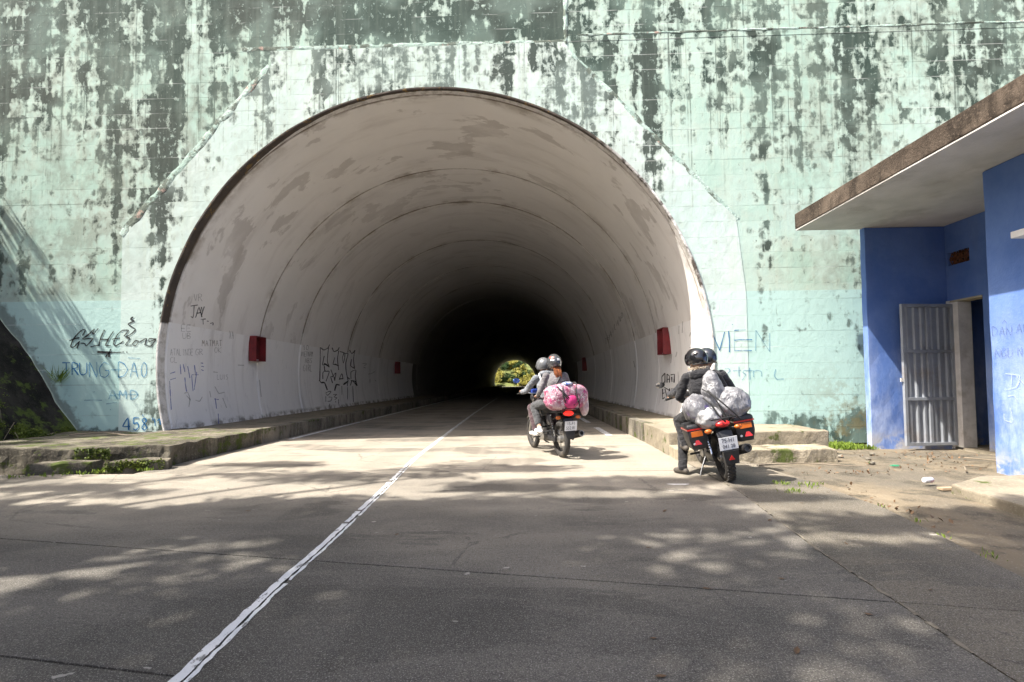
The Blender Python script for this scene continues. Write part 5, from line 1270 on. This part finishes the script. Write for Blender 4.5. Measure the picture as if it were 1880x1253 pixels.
def on_facade(px, py):
    q = at(px, py, 1, D); x, z = q[0], q[2]
    return at(px, py, 1, D-.013 if interp(SURL, z) < x < interp(SURR, z) else D-.007)
def on_bore(px, py):
    d = ray(px, py); rr = TR-.004
    for _ in range(3):
        ox, oz = CAMP[0]-TX, CAMP[2]-TZ; a = d[0]**2+d[2]**2; b_ = 2*(ox*d[0]+oz*d[2]); c_ = ox*ox+oz*oz-rr*rr
        t = (-b_+math.sqrt(b_*b_-4*a*c_))/(2*a); p = CAMP+t*d
        an = math.atan2(p[2]-TZ, p[0]-TX); w_ = .012*mnoise.noise((math.cos(an)*1.6, p[1]*.35, math.sin(an)*1.6))
        base = TR
        for y0, r0 in RINGS:
            if p[1] >= y0: base = r0
        rr = base+w_-.006
    return p
def on_hut(px, py): return at(px, py, 0, HC-.010)
def on_door_room(px, py): return at(px, py, 0, 9.594)
def ink(name, c, a=.9, k=9, lo=.42, hi=.62):      # faded marker: lets the wall show where it has worn
    m = Mat(name); m.done(c, .8)
    tr = m.n.new('ShaderNodeBsdfTransparent'); mx = m.n.new('ShaderNodeMixShader')
    m.put(mx.inputs[0], m.mul(m.ss(m.noise(k, 5, .65), lo-.2, hi-.12, .25, 1), a)); m.l.new(tr.outputs[0], mx.inputs[1]); m.l.new(m.b.outputs[0], mx.inputs[2]); m.l.new(mx.outputs[0], m.out.inputs[0]); return m.m
def smooth_line(pts, n=4):
    if len(pts) < 3: return [tuple(np.array(pts[0])+(np.array(pts[1])-np.array(pts[0]))*t) for t in np.linspace(0, 1, 5)]
    P = [np.array(p, float) for p in pts]; P = [2*P[0]-P[1]]+P+[2*P[-1]-P[-2]]; out = []
    for i in range(1, len(P)-2):
        for t in np.linspace(0, 1, n, endpoint=False):
            lin = P[i]+(P[i+1]-P[i])*t
            out.append(.45*lin+.55*.5*((2*P[i])+(-P[i-1]+P[i+1])*t+(2*P[i-1]-5*P[i]+4*P[i+1]-P[i+2])*t*t+(-P[i-1]+3*P[i]-3*P[i+1]+P[i+2])*t**3))
    return [tuple(p) for p in out]+[pts[-1]]
def scrawl(surf, strokes, w_, mat, parent, org=(0, 0), s=1., name='graffiti', smooth=True, jit=.0):
    b = MB(); rr = random.Random(len(strokes)*7)
    for st in strokes:
        st = [(org[0]+x/s, org[1]+y/s) for x, y in st]
        if len(st) < 2: continue
        L = smooth_line(st) if smooth else [q for i in range(len(st)-1) for q in [tuple(np.array(st[i])+(np.array(st[i+1])-np.array(st[i]))*t) for t in np.linspace(0, 1, 4, endpoint=False)]]+[st[-1]]
        A = np.array(L); T = np.gradient(A, axis=0); T /= np.linalg.norm(T, axis=1)[:, None]+1e-9; Nn = np.stack([-T[:, 1], T[:, 0]], 1)
        vs = []; ph = rr.uniform(0, 50)
        for kk, (p, n) in enumerate(zip(A, Nn)):
            h = w_*.5*(1+.55*mnoise.noise((ph+kk*.22, ph, 0)))*rr.uniform(.85, 1.15); vs += [surf(*(p+n*h)), surf(*(p-n*h))]
        b.add(vs, [(2*i, 2*i+1, 2*i+3, 2*i+2) for i in range(len(L)-1)])
    o = b.build(name, mat, parent); tag(o, kind='stuff'); return o
def letters(surf, text, x0, y0, x1, y1, w_, mat, parent, slope=0., gap=.28, jit=.06, name='graffiti'):
    n = len(text); cw = (x1-x0)/n; out = []; rr = random.Random(sum(map(ord, text)))
    for i, ch in enumerate(text):
        for st in FONT.get(ch, []):
            out.append([(x0+cw*(i+u*(1-gap))+rr.uniform(-1, 1)*jit*cw, y1-(y1-y0)*v+slope*cw*i+rr.uniform(-1, 1)*jit*(y1-y0)*.5) for u, v in st])
    return scrawl(surf, out, w_, mat, parent, name=name)
K = ink('black_marker', (.02, .02, .022), .97); K2 = ink('grey_pencil', (.14, .14, .145), .42, 6); BL = ink('blue_marker', (.008, .15, .36), .85, 5); BL2 = ink('faded_blue_marker', (.03, .24, .44), .5, 4); VB = ink('violet_blue_marker', (.14, .19, .55), .55, 6)
BRN = ink('brown_marker', (.30, .22, .12), .5, 6); WH = ink('white_chalk', (.45, .53, .72), .45, 5)
og = ((100, 560), 5.22)
scrawl(on_facade, [[(268,295),(298,240),(262,243),(215,285),(175,340),(155,400),(185,405),(240,350),(215,418)],[(145,345),(190,325),(240,315)],[(420,225),(380,275),(365,270),(385,230),(320,290),(265,330),(370,320),(305,395),(290,372),(250,366)],
 [(480,240),(445,310),(425,390)],[(345,405),(390,392),(432,386)],[(565,255),(520,320),(490,388),(540,390)],[(440,330),(480,330),(518,335)],[(665,300),(710,245),(650,245),(600,290),(565,370),(592,392),(660,350)],[(550,330),(590,322),(628,318)],
 [(735,125),(755,115),(728,138),(765,155),(705,185),(775,235),(740,275),(685,310),(725,322),(680,385),(740,385)],[(775,342),(745,380),(775,392),(805,350),(775,340)],[(815,358),(880,322),(865,388)],[(972,328),(910,322),(905,355),(972,330),(925,395),(880,390)],
 [(525,456),(600,456),(665,452)],[(540,420),(515,500)],[(488,502),(525,455)],[(515,455),(530,500)],[(690,450),(697,458)]], 2.2, K, fac, *og)
scrawl(on_facade, [[(410,450),(470,455),(535,457)]], 4.2, K, fac, *og)
def zl(text, boxes, y0, y1, wd, mat):
    out = []
    for ch, (a, c) in zip(text, boxes):
        for st in FONT[ch]: out.append([(a+(c-a)*u, y1-(y1-y0)*v) for u, v in st])
    return scrawl(on_facade, out, wd, mat, fac, *og)
zl('TRU', [(75,150),(170,228),(240,310)], 555, 672, 2.0, BL); zl('NGDAO', [(335,405),(432,520),(612,700),(725,797),(830,886)], 550, 695, 1.6, ink('mid_blue_marker', (.015, .20, .42), .7, 5))
scrawl(on_facade, [[(545,622),(600,625),(640,622)],[(705,507),(760,512),(820,515)],[(770,665),(772,672)]], 1.5, BL2, fac, *og)
zl('AMD', [(520,600),(620,690),(730,800)], 820, 905, 2.4, BL2); scrawl(on_facade, [[(285,915),(370,912),(455,915)],[(495,950),(560,940),(600,938)],[(370,838),(390,832)],[(590,855),(660,858),(800,860)],[(535,1000),(537,1012)]], 1.2, BL2, fac, *og)
zl('458', [(655,725),(755,812),(835,888)], 1085, 1200, 2.4, BL); scrawl(on_facade, [[(845,1050),(850,1075)],[(940,1080),(945,1110)],[(960,1090),(965,1160)],[(985,1110),(1010,1095),(1015,1150)]], 2.0, BL, fac, *og)
og = ((1280, 580), 8.95)
scrawl(on_facade, [[(240,280),(300,410),(370,570)],[(370,570),(410,420),(450,265)],[(515,250),(530,420),(530,600)],[(612,240),(690,236)],[(612,405),(690,394),(905,394)],[(612,576),(760,572),(900,575)],[(575,140),(585,150)]], 1.6, BL, fac, *og, smooth=False)
scrawl(on_facade, [[(690,236),(800,232)],[(612,240),(606,400),(612,575)],[(965,240),(960,580)],[(965,240),(1190,590)],[(1190,590),(1190,290)],[(1080,425),(1140,420)]], 1.1, BL2, fac, *og, smooth=False)
scrawl(on_facade, [[(455,870),(520,870),(540,910),(500,950)],[(590,905),(720,900)],[(685,835),(690,1000)],[(820,905),(770,900),(750,930),(800,970),(740,1060)],[(860,855),(870,1050)],[(820,905),(910,905)],[(920,900),(930,1010)],[(925,920),(990,900),(1055,920),(1060,1000)],[(1140,880),(1150,890)],[(1290,880),(1270,990),(1320,1050),(1420,1040)]], 1.7, BL2, fac, *og)
# left lining
og = ((300, 540), 4.82)
scrawl(on_bore, [[(240,108),(305,98)],[(272,103),(268,180),(258,212),(242,196)],[(285,210),(315,118),(342,205)],[(296,172),(332,165)],[(335,115),(345,155)],[(362,112),(335,200)],[(330,225),(375,222)],[(350,225),(353,270)],[(385,240),(400,243)],[(415,262),(440,255),(438,278)]], 1.5, ink('dark_pencil', (.05, .05, .052), .8, 6), bore, *og)
scrawl(on_bore, [[(55,770),(62,900),(70,1025)],[(190,740),(195,800),(205,865)],[(250,720),(262,860)],[(295,690),(272,850)],[(60,705),(105,690)],[(60,760),(110,745)],[(150,625),(155,710)],[(175,620),(190,690)],[(215,640),(235,745)],[(275,630),(285,720)],[(330,610),(352,615)],[(335,640),(358,645)],[(335,670),(355,680)],[(250,715),(310,715)],[(460,925),(470,1015)],[(450,930),(490,935)],[(485,1060),(490,1150)]], 1.5, VB, bore, *og, smooth=False)
for t, a in (('EE', (333, 597, 353, 609)), ('ATALINGE', (313, 641, 356, 653)), ('GR', (359, 641, 374, 652)), ('CL', (313, 656, 327, 666)), ('UB', (335, 612, 353, 622)), ('OK', (394, 638, 408, 648)), ('LUIS', (399, 688, 420, 697)), ('XA', (421, 608, 430, 622)), ('VR', (356, 540, 373, 553))): letters(on_bore, t, *a, .9, K2, bore)
letters(on_bore, 'MATMAT', 371, 625, 409, 636, 1.0, BRN, bore)
scrawl(on_bore, [[(185,880),(215,870),(235,930),(225,1000)],[(205,900),(240,940)],[(285,940),(320,950),(345,910)],[(440,690),(480,695)],[(455,820),(490,880),(540,870)],[(525,920),(560,1010)],[(850,760),(865,910)],[(660,630),(715,632)],[(410,860),(420,915)]], 1.6, K2, bore, *og)
for t, a in (('10', (556, 634, 568, 643)), ('VIETNAM', (553, 646, 575, 655)), ('ABS', (560, 658, 574, 667)), ('GIRL', (557, 670, 574, 682))): letters(on_bore, t, *a, .9, K2, bore)
og = ((560, 600), 6.96)
scrawl(on_bore, [[(195,265),(240,300),(290,275),(315,230)],[(195,265),(193,480),(188,690)],[(300,265),(285,440),(310,520)],[(245,375),(225,490),(270,480),(310,515)],[(245,500),(255,570),(310,575),(268,700)],[(228,670),(228,590),(262,560)],[(180,685),(212,722),(250,720),(285,812)],
 [(345,270),(370,320),(420,300),(437,265)],[(380,395),(358,480),(395,485),(430,502)],[(430,310),(415,420),(430,555)],[(445,318),(510,345),(492,470),(478,400),(500,330)],[(510,345),(550,345),(522,460),(525,570),(552,700)],[(570,300),(598,345),(642,305)],[(635,300),(620,420),(632,540)],[(595,415),(583,500),(632,535)],
 [(588,670),(588,580),(650,555),(642,640),(665,758)],[(330,550),(362,640),(328,640),(352,722)],[(350,640),(395,590),(380,692),(372,640)],[(435,680),(470,600),(488,672)],[(488,742),(520,715),(548,700),(538,762)],[(545,650),(572,672)],[(378,820),(398,742),(442,748)],[(580,752),(602,690),(664,757)]], 1.35, K, bore, *og)
scrawl(on_bore, [[(205,715),(250,718),(285,810)],[(380,815),(400,742),(440,748)],[(490,742),(545,702)],[(585,690),(640,700),(664,757)],[(245,470),(310,515)],[(380,480),(430,502)],[(440,670),(485,665)]], 2.2, K, bore, *og)
scrawl(on_bore, [[(265,850),(300,830),(335,830),(290,880),(275,860)],[(300,900),(345,905),(330,950),(290,955)],[(315,985),(315,1020)],[(360,870),(405,865),(370,900),(408,910),(380,935)],[(392,950),(392,970)],[(540,770),(545,930)],[(610,760),(618,960)],[(470,760),(472,870)],[(265,890),(266,960)],[(430,930),(430,985)]], 1.0, K, bore, *og)
scrawl(on_bore, [[(735,470),(790,475),(760,500)],[(750,520),(780,530)],[(805,608),(850,600),(890,575)],[(830,670),(830,720)],[(895,680),(905,700)]], 1.2, K2, bore, *og)
# right lining
og = ((1080, 560), 5.22)
scrawl(on_bore, [[(735,655),(705,690),(707,750)],[(735,655),(735,738),(712,755)],[(755,665),(755,745)],[(755,665),(780,682),(778,745)],[(760,715),(778,712)],[(790,672),(826,664),(822,745)],[(800,690),(802,740)],[(712,805),(710,905),(732,888)],[(712,852),(730,842)],[(735,805),(755,892),(780,805)],[(780,800),(782,897),(802,885),(800,800)],[(812,800),(830,890)]], 1.7, K, bore, *og, smooth=False)
scrawl(on_bore, [[(970,305),(985,262),(1008,312)],[(968,412),(1000,405)],[(770,255),(780,330)],[(800,470),(790,560)],[(850,450),(838,500)],[(870,200),(868,280)],[(905,160),(900,270)],[(435,540),(448,600)],[(860,640),(865,760)]], 1.3, K2, bore, *og)
letters(on_bore, 'THAILAND', 1111, 622, 1145, 632, .8, K2, bore, slope=-1.6)
# hut front block
HB_ = ink('hut_pencil', (.06, .08, .15), .42, 6)
letters(on_hut, 'DAN', 1822, 600, 1860, 616, 1.4, HB_, hut); letters(on_hut, 'ANH', 1867, 595, 1905, 611, 1.4, HB_, hut); letters(on_hut, 'NGU', 1827, 640, 1862, 656, 1.4, HB_, hut); letters(on_hut, 'N', 1868, 638, 1880, 653, 1.4, HB_, hut)
scrawl(on_hut, [[(1840,594),(1844,588),(1848,594)]], 1.2, HB_, hut, smooth=False)
scrawl(on_hut, [[(1845,686),(1872,690),(1866,710),(1845,716)],[(1858,686),(1856,712)],[(1866,690),(1880,706)],[(1843,760),(1845,772),(1858,776)],[(1855,748),(1860,775)],[(1850,728),(1862,726),(1868,738)]], 1.6, WH, hut)
letters(on_door_room, 'HALIS', 1765, 667, 1798, 680, 1.2, ink('room_pencil', (.01, .015, .04), .7), hut)
